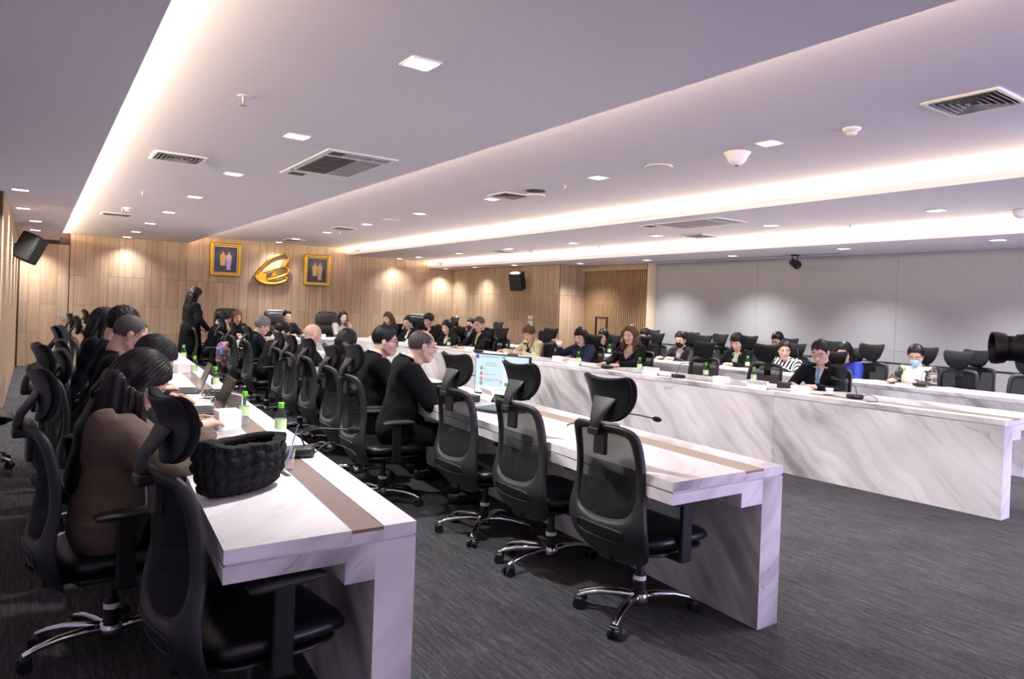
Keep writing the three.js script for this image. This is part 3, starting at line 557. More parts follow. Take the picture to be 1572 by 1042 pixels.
function handPrims(F, W, dir, up, lat, th, curl, tu = 1) {
  const P = (a, b, c) => W.clone().addScaledVector(dir, a).addScaledVector(lat, b).addScaledVector(up, c);
  F.cap(P(-.03, 0, 0), P(.02, 0, 0), .026, .024, .01); for (const l of [-.024, -.008, .008, .024]) F.cap(P(.015, l * .8, 0), P(.08, l, .003), .0145, .012, .012);
  [[-.030, .062, -.10], [-.0105, .074, 0], [.0105, .070, .05], [.030, .053, .12]].forEach(([l, len, sp]) => {
    const l2 = l * th, s2 = sp * th; const b = P(.082, l2, .004), c1 = curl * 0.45, c2 = curl * 1.0;
    const m = b.clone().addScaledVector(dir, len * .5 * Math.cos(c1)).addScaledVector(up, -len * .5 * Math.sin(c1)).addScaledVector(lat, s2 * len * .5);
    const e = m.clone().addScaledVector(dir, len * .5 * Math.cos(c1 + c2)).addScaledVector(up, -len * .5 * Math.sin(c1 + c2)).addScaledVector(lat, s2 * len * .5);
    F.cap(b, m, .0095, .0088, .003).cap(m, e, .0086, .0074, .002);
  });
  const tb = P(.02, -.026 * th, -.006), tm = P(.052, -.05 * th, -.012 * tu), te = P(.082, -.054 * th, -.018 * tu); F.cap(tb, tm, .0125, .0105, .008).cap(tm, te, .0102, .0085, .002);
}
function ik(Sh, Wr, a, b, pole) {
  const d = Wr.clone().sub(Sh); let L = d.length(); const mx = (a + b) * 0.995; if (L > mx) { Wr = Sh.clone().addScaledVector(d, mx / L); L = mx; }
  const u = d.clone().normalize(), x = (a * a - b * b + L * L) / (2 * L), y = Math.sqrt(Math.max(0, a * a - x * x)); const p = pole.clone().addScaledVector(u, -pole.dot(u)).normalize();
  return [Sh.clone().addScaledVector(u, x).addScaledVector(p, y), Wr];
}
const SK = [[0.50, 0.315, 0.22], [0.56, 0.36, 0.26], [0.43, 0.26, 0.175], [0.62, 0.42, 0.32]];
const people = [];
function person(o) {
  // o.hc world head centre, o.yaw facing (0 = +z), o.lean, o.hy head yaw, o.hp head pitch (down +), clothes
  const near = o.near ? 1 : 0, hb = near ? 0.012 : 0.017, hh = near ? 0.0036 : 0.0056, hhand = near ? 0.0042 : 0.006;
  const fem = !!o.fem, stand = !!o.stand, lean = o.lean ?? 0.1, PY = stand ? 0.93 * (o.scale || 1) : 0.545;
  const nk = lean * 0.6 + (o.np ?? 0.15), nl = 0.142;
  const hc = V(...o.hc), Ny = hc.y - nl * Math.cos(nk), Lt = (Ny - PY) / Math.cos(lean), zh = Lt * Math.sin(lean) + nl * Math.sin(nk) + .03, side = o.side || 0;
  const yaw = o.yaw, fx = Math.sin(yaw), fz = Math.cos(yaw);
  const px = hc.x - fx * zh, pz = hc.z - fz * zh;
  const t = thing('person', o.label, 'person', [px, 0, pz], yaw, o.group);
  const T = (x, y, z) => { const c = Math.cos(lean), s = Math.sin(lean); return V(x + side * y, PY + y * c - z * s, y * s + z * c); }; // torso frame (y along spine)
  const sw = fem ? 0.155 : 0.182, sc = Lt / 0.5, g = o.girth || 1;
  const head = V(side * Lt, hc.y, zh);
  const R = new THREE.Matrix4().makeRotationFromEuler(new THREE.Euler(o.hp ?? 0.2, o.hy || 0, o.hr || 0, 'YXZ')); const HM = new THREE.Matrix4().makeTranslation(head.x, head.y, head.z).multiply(R).multiply(new THREE.Matrix4().makeScale(1.04, 1.04, 1.04));
  const sh = s => T(s * sw, Lt - .045, .0);
  // arms
  const ua = fem ? .275 : .295, fa = fem ? .235 : .255; const arms = [];
  for (const s of [1, -1]) {
    let w = (s > 0 ? o.handL : o.handR) || [s * 0.13, TT + 0.035, 0.44]; const Sh = sh(s); const [E, Wr] = ik(Sh, V(...w), ua, fa, V(s * (o.elb ?? 0.75), -0.8, -0.35));
    arms.push({ s, Sh, E, W: Wr });
  }
  // ---- clothes: top
  const torso = (F, e) => {
    const hipw = fem ? .085 : .075;
    F.cap(T(-hipw, .02, 0), T(hipw, .02, 0), (.112 + e) * g, (.112 + e) * g, .05).cap(T(-.062, .17 * sc, .008), T(.062, .17 * sc, .008), (.098 + e) * g, (.098 + e) * g, .06);
    F.cap(T(-.072, .33 * sc, .012), T(.072, .33 * sc, .012), .105 + e, .105 + e, .06); F.cap(T(-sw + .03, Lt - .065, -.008), T(sw - .03, Lt - .065, -.008), .066 + e, .066 + e, .06);
    if (fem) for (const s of [-1, 1]) F.ell(T(s * .068, .31 * sc, .095), [.058 + e, .058 + e, .05 + e], .04);
    F.cap(T(0, Lt - .06, -.012), T(0, Lt + .045, -.006), .066 + e * .5, .056 + e * .3, .05);
  };
  const sleeves = (F, e, fr = 0.94) => { for (const a of arms) { F.cap(a.Sh, a.E, .056 + e, .045 + e, .035); const cuff = a.E.clone().lerp(a.W, fr); F.cap(a.E, cuff, .045 + e, .033 + e, .02); } };
  const bb = () => { let mn = V(-.34, stand ? .02 : .36, -.22), mx = V(.34, Ny + .1, .3); for (const a of arms) for (const p of [a.E, a.W, a.Sh]) { mn.min(p.clone().addScalar(-.09)); mx.max(p.clone().addScalar(.09)); } return [mn, mx]; };
  const [mn, mx] = bb(); const Tinv = (x, y, z) => { const c = Math.cos(lean), s = Math.sin(lean), yy = y - PY; return [x, yy * c + z * s, -yy * s + z * c]; };
  {
    const F = new Field(mn, mx, hb); torso(F, o.thick || .012); sleeves(F, .010 + (o.thick || 0), o.sleeve ?? 0.95);
    if (o.skirt) { F.cap(V(0, PY + .02, 0), V(0, .62, 0), .165, .19, .03).cap(V(0, .62, 0), V(0, .42, 0), .19, .17, .02); }
    F.warp((x, y, z) => .003 * Math.sin(y * 34 + x * 41 + z * 25) * Math.sin(x * 29 - z * 36 + y * 17 + 1.3));
    const vb = o.vneck ?? (o.suit ? .20 * sc : Lt - .03), vs = o.suit ? 0.30 : 0.9;
    F.cut((X, Y, Z) => { const [x, y, z] = Tinv(X, Y, Z); const inV = Math.min((y - vb) * vs - Math.abs(x - side * y) , z - .03); let d = inV * .8; const collar = y - (Lt + (z < 0 ? .030 : .006)); return Math.max(d, collar); });
    mesh(o.topName || (o.suit ? 'jacket' : 'top'), F.mesh(), cloth(o.top, o.topRough || .9), t);
    if (o.suit || o.shirt) {
      const G = new Field(T(-.17, .1, -.14).min(T(.17, Lt, .2)), T(.17, .1, -.14).max(T(.17, Lt + .06, .2)).max(V(.2, Ny + .06, .3)), hb * 0.8);
      G.cap(T(-.062, .17 * sc, .008), T(.062, .17 * sc, .008), .10 * g, .10 * g, .06).cap(T(-.07, .33 * sc, .014), T(.07, .33 * sc, .014), .106, .106, .06).cap(T(-.055, Lt - .065, -.002), T(.055, Lt - .065, -.002), .062, .062, .06).cap(T(0, Lt - .05, -.01), T(0, Lt + .07, .002), .062, .057, .02);
      if (fem) for (const s of [-1, 1]) G.ell(T(s * .055, .31 * sc, .09), [.055, .055, .047], .04);
      G.cut((X, Y, Z) => { const [x, y, z] = Tinv(X, Y, Z); return Math.max(y - (Lt + (z < -.02 ? .058 : .018 - Math.max(0, z) * .2)), fem && !o.tie ? Math.min((y - (Lt - .10)) * .5 - Math.abs(x - side * y), z - .02) : -1); });
      mesh('shirt', G.mesh(), cloth(o.shirt || 0xe9ebf0), t);
    }
    if (o.tie) {
      const st_ = [[Lt - .02, .075, .016], [Lt - .045, .088, .018], [Lt - .07, .097, .014], [.33 * sc, .128, .028], [.22 * sc, .126, .034]];
      mesh('tie', loft(st_.map(([y, z, w]) => [T(0, y, z), w, .006]), V(1, 0, 0), 10, 3), cloth(o.tie, .6), t);
    }
    if (o.suit) for (const s of [-1, 1]) mesh('lapel', loft([[T(s * .012, .21 * sc, .132), .008, .006], [T(s * .045, .30 * sc, .133), .034, .006], [T(s * .068, Lt - .10, .100), .036, .006], [T(s * .062, Lt - .035, .052), .02, .006], [T(s * .055, Lt + .008, -.01), .016, .007]], V(1, -s * .3, 0), 10, 3), cloth(o.top, o.topRough || .9), t);
    if (o.suit) mesh('collar', loft([-1, -.75, -.5, -.25, 0, .25, .5, .75, 1].map(u => [T(.066 * Math.sin(u * 2.2), Lt + .026 - .03 * Math.abs(u) * Math.abs(u), -.008 - .066 * Math.cos(u * 2.2) + .012), .028, .009]), V(0, 1, 0), 10, 3), cloth(o.top, o.topRough || .9), t);
    if (o.lanyard) mesh('lanyard', merge([tube([T(-.055, Lt + .0, .0), T(-.05, Lt - .06, .085), T(-.02, .28 * sc, .142), T(0, .16 * sc, .138)], .006, 20, 5), tube([T(.055, Lt + .0, .0), T(.05, Lt - .06, .085), T(.02, .28 * sc, .142), T(0, .16 * sc, .138)], .006, 20, 5)]), cloth(o.lanyard, .7), t);
    if (o.badge) { const b = rbx(-.03, .03, -.013, .013, -.004, .006, .002); b.applyMatrix4(new THREE.Matrix4().makeTranslation(...T(.078, .36 * sc, fem ? .152 : .14).toArray())); mesh('badge', b, cloth(o.badge, .6), t); }
    if (o.vest) { const G = new Field(mn, mx, hb); torso(G, .022); G.cap(T(-sw, Lt - .05, 0), T(sw, Lt - .05, 0), .066, .066, .04); G.cut((X, Y, Z) => { const [x, y, z] = Tinv(X, Y, Z); return Math.max(y - Lt - .008, Math.abs(x) - sw - .035); }); mesh('vest', G.mesh(), cloth(o.vest), t); }
  }
  // ---- skin: trunk core, arms, legs, hands, head in one mesh
  const parts = [];
  {
    const F = new Field(V(Math.min(mn.x, -.3), 0, Math.min(mn.z, -.2)), V(Math.max(mx.x, .3), mx.y + .14, Math.max(mx.z, stand ? .3 : .7)), near ? .013 : 0.017);
    F.cap(T(-.05, .03, 0), T(.05, .03, 0), .09, .09, .05).cap(T(0, .05, 0), T(0, Lt - .08, 0), .085, .08, .05).cap(T(-sw + .04, Lt - .07, -.008), T(sw - .04, Lt - .07, -.008), .055, .055, .05).cap(T(0, Lt - .08, -.012), T(0, Lt + .0, -.008), .05, fem ? .046 : .052, .03).cap(T(0, Lt - .04, -.01), V(0, -.08, -.03).applyMatrix4(HM), fem ? .048 : .056, fem ? .046 : .054, .03);
    for (const a of arms) F.cap(a.Sh, a.E, .045, .038, .03).cap(a.E, a.W, .039, .027, .02);
    for (const s of [-1, 1]) { const hip = V(s * .085, PY, .0), kn = stand ? V(s * .085, .48, .02) : V(s * .11, .50, .41), an = stand ? V(s * .08, .09, 0) : V(s * .12, .09, .40 + (o.legz ?? .06)); F.cap(hip, kn, .075, .055, .03).cap(kn, an, .052, .036, .02).cap(an, an.clone().add(V(0, -.045, .09)), .034, .026, .02); }
    parts.push(colorize(F.mesh(), () => o.skin));
  }
  for (const a of arms) {
    const dir = (a.s > 0 ? o.dirL : o.dirR) ? V(...(a.s > 0 ? o.dirL : o.dirR)).normalize() : (() => { const d = a.W.clone().sub(a.E); d.y *= .35; d.x *= .5; return d.normalize(); })();
    const up0 = (a.s > 0 ? o.upL : o.upR) ? V(...(a.s > 0 ? o.upL : o.upR)) : V(a.s * .25, 1, 0); const lat = dir.clone().cross(up0).normalize(), up = lat.clone().cross(dir).normalize(); // lat = right-hand side of the hand
    const F = new Field(a.W.clone().addScalar(-.16), a.W.clone().addScalar(.17), hhand); handPrims(F, a.W.clone().addScaledVector(dir, .01), dir, up, lat, a.s > 0 ? -1 : 1, o.curl ?? 0.55, a.s > 0 ? o.tu : 1);
    parts.push(colorize(F.mesh(), () => [o.skin[0], o.skin[1] * .96, o.skin[2] * .95]));
  }
  parts.push(headGeo(hh, o).applyMatrix4(HM));
  mesh('body', parts, skinMat, t);
  // ---- legs
  if (!o.skirt) {
    const F = new Field(V(-.26, .04, -.22), V(.26, PY + .12, stand ? .26 : .64), Math.max(hb, .015));
    for (const s of [-1, 1]) { const hip = V(s * .085, PY, .0), kn = stand ? V(s * .085, .48, .02) : V(s * .11, .50, .41), an = stand ? V(s * .08, .11, 0) : V(s * .12, .12, .40 + (o.legz ?? .06)); F.cap(hip, kn, .092, .07, .04).cap(kn, an, .068, .055, .02); }
    F.cap(V(-.07, PY + .02, -.01), V(.07, PY + .02, -.01), .108 * g, .108 * g, .04).warp((x, y, z) => .003 * Math.sin(y * 60 + x * 30) * Math.sin(z * 40)); F.cut((x, y, z) => .085 - y);
    mesh('trousers', F.mesh(), cloth(o.legs || 0x0d0d10), t);
  }
  for (const s of [-1, 1]) { const an = stand ? V(s * .08, .09, 0) : V(s * .12, .09, .40 + (o.legz ?? .06)); mesh('shoe', loft([[an.clone().add(V(0, -.042, -.055)), .02, .03], [an.clone().add(V(0, -.035, -.03)), .036, .052], [an.clone().add(V(0, -.045, .04)), .042, .042], [an.clone().add(V(0, -.058, .12)), .046, .029], [an.clone().add(V(0, -.062, .17)), .034, .022], [an.clone().add(V(0, -.064, .188)), .012, .012]], V(1, 0, 0), 14, 2.4), M.black, t); }
  // ---- hair
  if (o.hair && o.hair !== 'none') {
    const hs = [hairGeo(hh * 1.05, o).applyMatrix4(HM)]; const A = (x, y, z) => V(x, y, z).applyMatrix4(HM);
    if (o.hair === 'long' || o.drape) {
      const D = o.drape || .28, F = new Field(V(-.25, head.y - .2 - D, head.z - .32), V(.25, head.y + .08, head.z + .25), hh * 1.5); const back = (p, dy, dz) => p.clone().add(V(0, -dy, dz));
      const strand = (a, l, dz, r0, r1, dx = 0) => { const m = a.clone().add(V(dx * .5, -l * .5, dz * .6)), e = a.clone().add(V(dx, -l, dz)); F.cap(a, m, r0, r0 * .95, .03).cap(m, e, r0 * .95, r1, .03); };
      const bz = o.drapeZ ?? -.03;
      for (const x of [-.06, -.02, .02, .06]) strand(A(x, -.05, -.085), D * 1.0, bz, .042, .026, x * .3);
      if (!o.backOnly) for (const s of [-1, 1]) { strand(A(s * .076, -.06, -.02), D * .92, bz + .04, .03, .018, s * .015); strand(A(s * .08, -.05, .015), D * .8, .03, .02, .012, s * .01); }
      F.warp((x, y, z) => .0025 * Math.sin(Math.atan2(x, -(z - head.z) + .02) * 40 + y * 8)); hs.push(F.mesh());
    }
    if (o.hair === 'pony') { const F = new Field(V(-.15, head.y - .42, head.z - .36), V(.15, head.y + .1, head.z + .02), hh * 1.4); F.cap(A(0, .0, -.125), A(0, -.02, -.15), .026, .03, .02).cap(A(0, -.02, -.15), A(0, -.02, -.15).add(V(0, -.12, -.02)), .036, .034, .02).cap(A(0, -.02, -.15).add(V(0, -.12, -.02)), A(0, -.02, -.15).add(V(0, -.24, .0)), .034, .012, .02); hs.push(F.mesh()); }
    mesh('hair', hs, hairMat(o.hcKey || "black"), t);
    if (o.scrunchie) { const s = new THREE.TorusGeometry(.03, .014, 8, 16).applyMatrix4(new THREE.Matrix4().makeTranslation(0, .075, -.085)).applyMatrix4(HM); mesh('scrunchie', s, M.pink, t); }
  }
  if (o.glasses) {
    const gs = []; for (const s of [-1, 1]) { gs.push(new THREE.TorusGeometry(.0215, o.glasses === 'thick' ? .0022 : .0014, 6, 24).scale(1.12, .82, 1).translate(s * .032, -.001, .098), tube([[s * .055, .002, .096], [s * .071, .004, .085], [s * .080, .004, .03], [s * .083, .0, -.02]], .0016, 12, 5)); }
    gs.push(tube([[-.01, .003, .099], [0, .006, .102], [.01, .003, .099]], .0014, 6, 5)); mesh('glasses', merge(gs).applyMatrix4(HM), M.black, t);
  }
  if (o.mask) {
    const F = new Field(V(-.09, -.12, -.02), V(.09, .01, .125), hh); F.ell(V(0, -.03, .02), [.067, .09, .077], .02).ell(V(0, -.09, .056), [.034, .028, .032], .03).cap(V(0, .0, .088), V(0, -.03, .104), .010, .014, .02).ell(V(0, -.055, .078), [.04, .035, .022], .02);
    F.cut((x, y, z) => Math.max(y + .012 + Math.abs(x) * .12, -(z - .02), -y - .112));
    const m = mesh('face_mask', F.mesh().applyMatrix4(HM), o.mask, t); mesh('ear_loop', merge([-1, 1].map(s => tube([[s * .06, -.03, .045], [s * .076, -.015, .01], [s * .082, -.004, -.02]], .0015, 8, 4))).applyMatrix4(HM), o.mask, m);
  }
  people.push(t);
  if (!stand && o.chair !== false) { const b = o.chairBack ?? 0.10; chair(o.chairLabel || `mesh chair occupied by the ${o.who}`, px + fx * b + (o.cdx || 0), pz + fz * b + (o.cdz || 0), yaw + (o.cturn || 0), { hy: o.chy || 0, group: 'occupied mesh chairs' }); }
  return t;
}

// ---------------------------------------------------------------- people
const yB = PX - 0.05, yC = -PX + 0.088;
// left desk
person({ who: 'woman in the brown jacket', label: 'woman in a brown jacket with long dark hair bent over the left desk', hc: [0.385, 1.13, -3.34], yaw: PX - 0.05, lean: 0.0, np: 0.55, hp: 0.7, thick: .024, girth: 1.12, hy: 0.1, fem: true, skin: SK[1], hair: 'long', drape: .42, drapeZ: -.14, top: 0x6b5d52, shirt: 0x1a1512, near: true, down: true, handL: [.22, .82, .40], handR: [-.16, .82, .42], chairBack: .02, cturn: .15, legs: 0x141416 });
person({ who: 'person in black beside the laptops', label: 'dark-haired person in a black jacket typing on the farther laptop', hc: [0.52, 1.155, -4.08], yaw: PX, lean: 0.3, np: .4, hp: 0.6, skin: SK[0], hair: 'short', top: 0x0e0e11, near: true, down: true, handL: [.14, .82, .46], handR: [-.12, .82, .46], chair: false, cdx: -.05 });
person({ who: 'man with a shaved head', label: 'man with shaved head and glasses in a black shirt at the left desk', hc: [0.52, 1.24, -5.15], yaw: PX - 0.05, lean: 0.22, hp: 0.42, skin: SK[2], hair: 'buzz', hcKey: 'thin', top: 0x111114, glasses: 'thin', near: true, girth: 1.2, down: true, chy: -.06 });
person({ who: 'person behind the shaved-headed man', label: 'black-haired person just behind the shaved-headed man', hc: [0.54, 1.27, -5.85], yaw: PX, lean: 0.22, hp: 0.3, skin: SK[0], hair: 'full', top: 0x10121a, chy: -.04 });
person({ who: 'farthest person of the left desk', label: 'farthest black-haired person at the left desk', hc: [0.52, 1.24, -7.2], yaw: PX, lean: 0.2, hp: 0.3, fem: true, skin: SK[0], hair: 'bob', top: 0x121422 });
// middle desk
person({ who: 'balding man in the black suit', label: 'balding man in black pinstripe suit and thin glasses leaning on middle desk', hc: [2.46, 1.19, -4.79], yaw: PX - 0.35, lean: 0.14, hp: 0.12, hy: 0.15, np: 0.55, thick: .022, skin: SK[1], hair: 'balding', hcKey: 'thin', top: 0x0f0f12, suit: true, glasses: 'thin', near: true, girth: 1.1, handL: [.20, .83, .42], handR: [-.05, .83, .44], cturn: 0.3, chairBack: -.08 });
person({ who: 'man with glasses and cropped black hair', label: 'man with glasses and cropped black hair looking right, white collar', hc: [2.50, 1.18, -5.56], yaw: PX - 0.2, lean: 0.1, np: .4, hp: 0.05, hy: -0.3, thick: .018, skin: SK[1], hair: 'short', top: 0x0d0d10, suit: true, glasses: 'thick', near: true, chy: -.05, chairBack: -.06, cturn: .15 });
person({ who: 'woman with dark shoulder-length hair', label: 'woman with dark shoulder-length hair seen from behind in black', hc: [2.56, 1.11, -6.60], yaw: yB, lean: 0.22, hp: 0.15, hy: 0.6, fem: true, skin: SK[0], hair: 'curly', hc: [2.56, 1.11, -6.60], top: 0x101013, near: true, chy: -.05, chairBack: .04 });
person({ who: 'bald man', label: 'completely bald man in dark navy at the middle desk', hc: [2.63, 1.12, -7.85], yaw: yB, lean: 0.2, hp: 0.25, hy: 0.15, skin: SK[1], hair: 'none', top: 0x14151f, suit: true, chy: -.05, chairBack: .04 });
person({ who: 'man in the black suit and mask', label: 'man with black hair and white mask looking down, black suit', hc: [2.70, 1.08, -9.3], yaw: yB, lean: 0.32, hp: 0.55, skin: SK[1], hair: 'short', top: 0x0e0e10, suit: true, mask: M.white, chy: -.05, chairBack: .04 });
person({ who: 'grey-haired man', label: 'grey-haired man in dark navy at the middle desk', hc: [2.76, 1.115, -10.5], yaw: yB, lean: 0.25, hp: 0.3, skin: SK[1], hair: 'full', top: 0x151826, suit: true, chy: -.04, chairBack: .04, hcKey: 'grey' });
person({ who: 'man touching his face', label: 'man in navy suit touching his face near the standing woman', hc: [2.72, 1.13, -12.95], yaw: PX - 0.1, lean: 0.3, hp: 0.35, skin: SK[1], hair: 'full', top: 0x161b2a, suit: true, glasses: 'thin', handL: [.05, 1.02, .30], dirL: [-.2, .9, .1], chairBack: .04 });
chair('empty mesh chair between the grey-haired man and the one touching his face', rowB(-11.6) - 0.12, -11.6, PX, { hy: -0.03 });
chair('empty mesh chair beside the legs of the standing woman', rowB(-13.7) - 0.25, -13.75, PX, {});
chair('empty mesh chair to the right of the bald man', rowB(-7.15) - 0.12, -7.2, PX - .05, { hy: -0.05 });
// head table
person({ who: 'woman with reddish hair', label: 'woman with reddish brown hair at the left of the head table', hc: [3.28, 1.14, -14.35], yaw: 0.1, lean: 0.1, hp: 0.2, fem: true, skin: SK[1], hair: 'bob', hcKey: 'auburn', top: 0x16161c, chair: false });
person({ who: 'man in the blue shirt', label: 'man in blue shirt and dark jacket with glasses at head table centre', hc: [4.26, 1.176, -14.35], yaw: 0.25, lean: 0.0, hp: 0.05, hy: -0.15, skin: SK[1], hair: 'short', top: 0x12131a, suit: true, shirt: 0x4f7fd0, glasses: 'thin', chair: false });
person({ who: 'woman in grey', label: 'woman in pale grey cardigan with long black hair at head table', hc: [5.45, 1.19, -14.35], yaw: 0.1, lean: 0.05, hp: 0.15, hy: -0.1, fem: true, skin: SK[3], hair: 'long', drape: .16, top: 0xa8a29a, chair: false, handL: [.06, .98, .30], dirL: [-.4, .8, .1] });
// right desk
person({ who: 'man in the navy suit with blue tie', label: 'man in navy suit, light blue tie and glasses reading at right desk', hc: [6.97, 1.165, -4.30], yaw: yC, lean: 0.14, hp: 0.42, hy: 0.1, skin: SK[1], hair: 'short', top: 0x0c0e16, suit: true, tie: 0x7fa6d6, glasses: 'thin', down: true, girth: 1.1, near: true, chy: -.03 });
person({ who: 'woman with the purple badge', label: 'woman with long brown hair, black jacket and purple chest badge', hc: [6.74, 1.21, -6.97], yaw: yC, lean: 0.08, hp: 0.2, hy: 0.2, fem: true, skin: SK[1], hair: 'long', hcKey: 'brown', drape: .2, top: 0x0c0c0f, vneck: .34, shirt: 0xb7a08e, badge: 0x5a3fb0, down: true });
person({ who: 'woman drinking from a cup', label: 'woman with black bob and navy blouse holding a white cup', hc: [6.66, 1.135, -7.92], yaw: yC, lean: 0.15, hp: 0.35, hy: 0.25, fem: true, skin: SK[3], hair: 'bob', bangs: true, top: 0x1b2036, glasses: 'thin', down: true, handR: [-.22, 1.0, .34], dirR: [-.1, .5, .6], chy: -.04 });
person({ who: 'woman in the cream blazer', label: 'woman with short brown hair and cream blazer reaching across right desk', hc: [6.55, 1.125, -9.07], yaw: yC, lean: 0.28, hp: 0.45, hy: 0.1, fem: true, skin: SK[1], hair: 'full', hcKey: 'brown', top: 0xd8c9a4, suit: true, shirt: 0x17171a, badge: 0x2b3f90, down: true, handR: [-.34, .82, .42], chy: -.04, girth: 1.1 });
person({ who: 'man with the yellow tie', label: 'broad man in black suit with pale yellow tie and glasses', hc: [6.44, 1.215, -10.42], yaw: yC, lean: 0.05, hp: 0.2, hy: 0.25, skin: SK[1], hair: 'short', hcKey: 'greydark', top: 0x0b0b0d, suit: true, tie: 0xd8c878, glasses: 'thin', girth: 1.15, chy: -.05 });
person({ who: 'woman with wavy dark hair', label: 'woman with long wavy dark hair in black looking down', hc: [6.34, 1.12, -11.40], yaw: yC, lean: 0.2, hp: 0.35, hy: 0.2, fem: true, skin: SK[3], hair: 'long', drape: .2, hcKey: 'dark', top: 0x0d0d10, suit: true, shirt: 0xcfcfd2, down: true, chy: -.06 });
person({ who: 'young man in the open dark suit', label: 'young man with thick black hair, dark suit and pale blue shirt', hc: [6.30, 1.22, -12.05], yaw: yC, lean: 0.1, hp: 0.25, hy: 0.3, skin: SK[1], hair: 'full', top: 0x0d0e12, suit: true, shirt: 0x9fb4d6, down: true, chy: -.06 });
person({ who: 'woman with a ponytail', label: 'woman with dark ponytail and white blouse under a black jacket', hc: [6.22, 1.15, -12.78], yaw: yC, lean: 0.15, hp: 0.25, hy: 0.3, fem: true, skin: SK[3], hair: 'pony', top: 0x0e0e11, suit: true, shirt: 0xe8e8ea, down: true });
person({ who: 'woman with light brown hair', label: 'woman with light brown long hair and navy top at the far corner', hc: [6.15, 1.21, -13.62], yaw: yC + 0.3, lean: 0.15, hp: 0.4, hy: 0.1, fem: true, skin: SK[3], hair: 'long', hcKey: 'brown', drape: .18, top: 0x1b1f38, down: true, chy: -.1 });
// rear desk
person({ who: 'woman in the white vest', label: 'woman with blue face mask and white vest at the rear desk', hc: [8.91, 1.12, -4.24], yaw: yC, lean: 0.12, hp: 0.45, hy: 0.2, fem: true, skin: SK[0], hair: 'pony', top: 'pattern', vest: 0xf2efea, lanyard: 0x5a4448, mask: M.maskBlue, down: true, girth: 1.15, chy: .02 });
person({ who: 'person in the blue top', label: 'dark-haired person in royal blue top behind the navy suit', hc: [8.83, 1.10, -5.11], yaw: yC, lean: 0.15, hp: 0.4, hy: 0.1, fem: true, skin: SK[1], hair: 'bob', top: 0x2a3590, glasses: 'thin', down: true, chy: -.05 });
person({ who: 'woman in the striped blouse', label: 'woman in black and white striped blouse at the rear desk', hc: [8.76, 1.07, -5.95], yaw: yC, lean: 0.2, hp: 0.25, hy: 0.6, fem: true, skin: SK[1], hair: 'pony', top: 'stripe', down: true, chy: -.04 });
person({ who: 'woman in the green blouse', label: 'woman in pale green blouse and black blazer at the rear desk', hc: [8.69, 1.14, -6.71], yaw: yC, lean: 0.18, hp: 0.5, hy: 0.2, fem: true, skin: SK[1], hair: 'bob', bangs: true, top: 0x0d0d10, suit: true, shirt: 0x9fb493, down: true, chy: .03 });
person({ who: 'person with the red lanyard', label: 'person with black mask, red lanyard and black leather jacket', hc: [8.60, 1.105, -7.74], yaw: yC, lean: 0.15, hp: 0.2, hy: 0.3, skin: SK[1], hair: 'short', top: 0x141417, topRough: .5, suit: true, shirt: 0xb8b8bc, lanyard: 0xb01c30, mask: M.maskBlack, chy: .03 });
person({ who: 'person behind the woman with the cup', label: 'dark-haired person in black behind the woman with the cup', hc: [8.46, 1.07, -9.43], yaw: yC, lean: 0.2, hp: 0.35, hy: 0.3, fem: true, skin: SK[0], hair: 'long', drape: .15, top: 0x0d0d10, down: true, chy: -.1 });
person({ who: 'person hidden behind the brown-haired woman', label: 'person mostly hidden behind the brown-haired woman at rear desk', hc: [8.54, 1.13, -8.47], yaw: yC, lean: 0.2, hp: 0.4, skin: SK[0], hair: 'short', top: 0x101013, down: true, chy: -.02, chairLabel: 'mesh chair behind the hidden person at the rear desk' });
person({ who: 'masked man', label: 'man in black mask and dark suit behind the yellow tie', hc: [8.09, 1.13, -13.45], yaw: yC, lean: 0.05, hp: 0.1, hy: 0.3, skin: SK[1], hair: 'short', top: 0x0e0e12, suit: true, shirt: 0xa8b6d0, mask: M.maskBlack, chy: -.08 });
person({ who: 'person at the grey wall', label: 'person with combed-back dark hair sitting at the grey wall', hc: [9.62, 1.165, -6.66], yaw: -PX, lean: 0.2, hp: 0.4, skin: SK[1], hair: 'short', top: 0x16161a, down: true, handL: [.1, .62, .35], handR: [-.1, .62, .35], chairBack: .12 });
// standing
person({ who: 'standing woman', label: 'standing woman in black skirt with long hair and red hair clip', hc: [2.30, 1.54, -13.1], yaw: PX + 0.2, stand: true, lean: 0.05, np: .12, hp: 0.35, hy: 0.1, fem: true, skin: SK[1], hair: 'long', drape: .42, drapeZ: -.06, backOnly: true, top: 0x0a0a0b, skirt: true, scrunchie: true, handL: [.22, .95, .22], handR: [-.22, .95, .22] });

// ---------------------------------------------------------------- things on the ceiling and the walls
function diffuser(label, x, y, z, s = 0.42) {
  const t = thing('air_diffuser', label, 'air vent', [x, y, z], 0, 'square ceiling air diffusers'); const a = s / 2;
  mesh('frame', ringBand(superEll(a, a, 30, 48), superEll(a - .04, a - .04, 30, 48), .008, (u, v, w) => V(u, w - .006, v), 3), M.trim, t);
  mesh('duct', bx(-a + .03, a - .03, -.001, .0, -a + .03, a - .03), M.ventDark, t);
  for (let i = 0; i < 5; i++) { const r = (a - .045) * (1 - i * .19), r2 = r - .018; mesh('louvre', ringBand(superEll(r, r, 30, 32), superEll(r2, r2, 30, 32), .003, (u, v, w) => { const m = Math.max(Math.abs(u), Math.abs(v)); return V(u, w - .005 - (m - r2) * .5, v); }, 2), M.ventGrey, t); }
}
diffuser('large air diffuser at the upper right corner of the picture', 4.68, HC.C2, -1.95, .44);
diffuser('air diffuser beside the open ceiling hole in the middle bay', 4.67, HC.C2, -6.97); diffuser('far air diffuser in the middle bay', 4.62, HC.C2, -12.3); diffuser('air diffuser directly above the gold emblem', 4.72, HC.C2, -15.65);
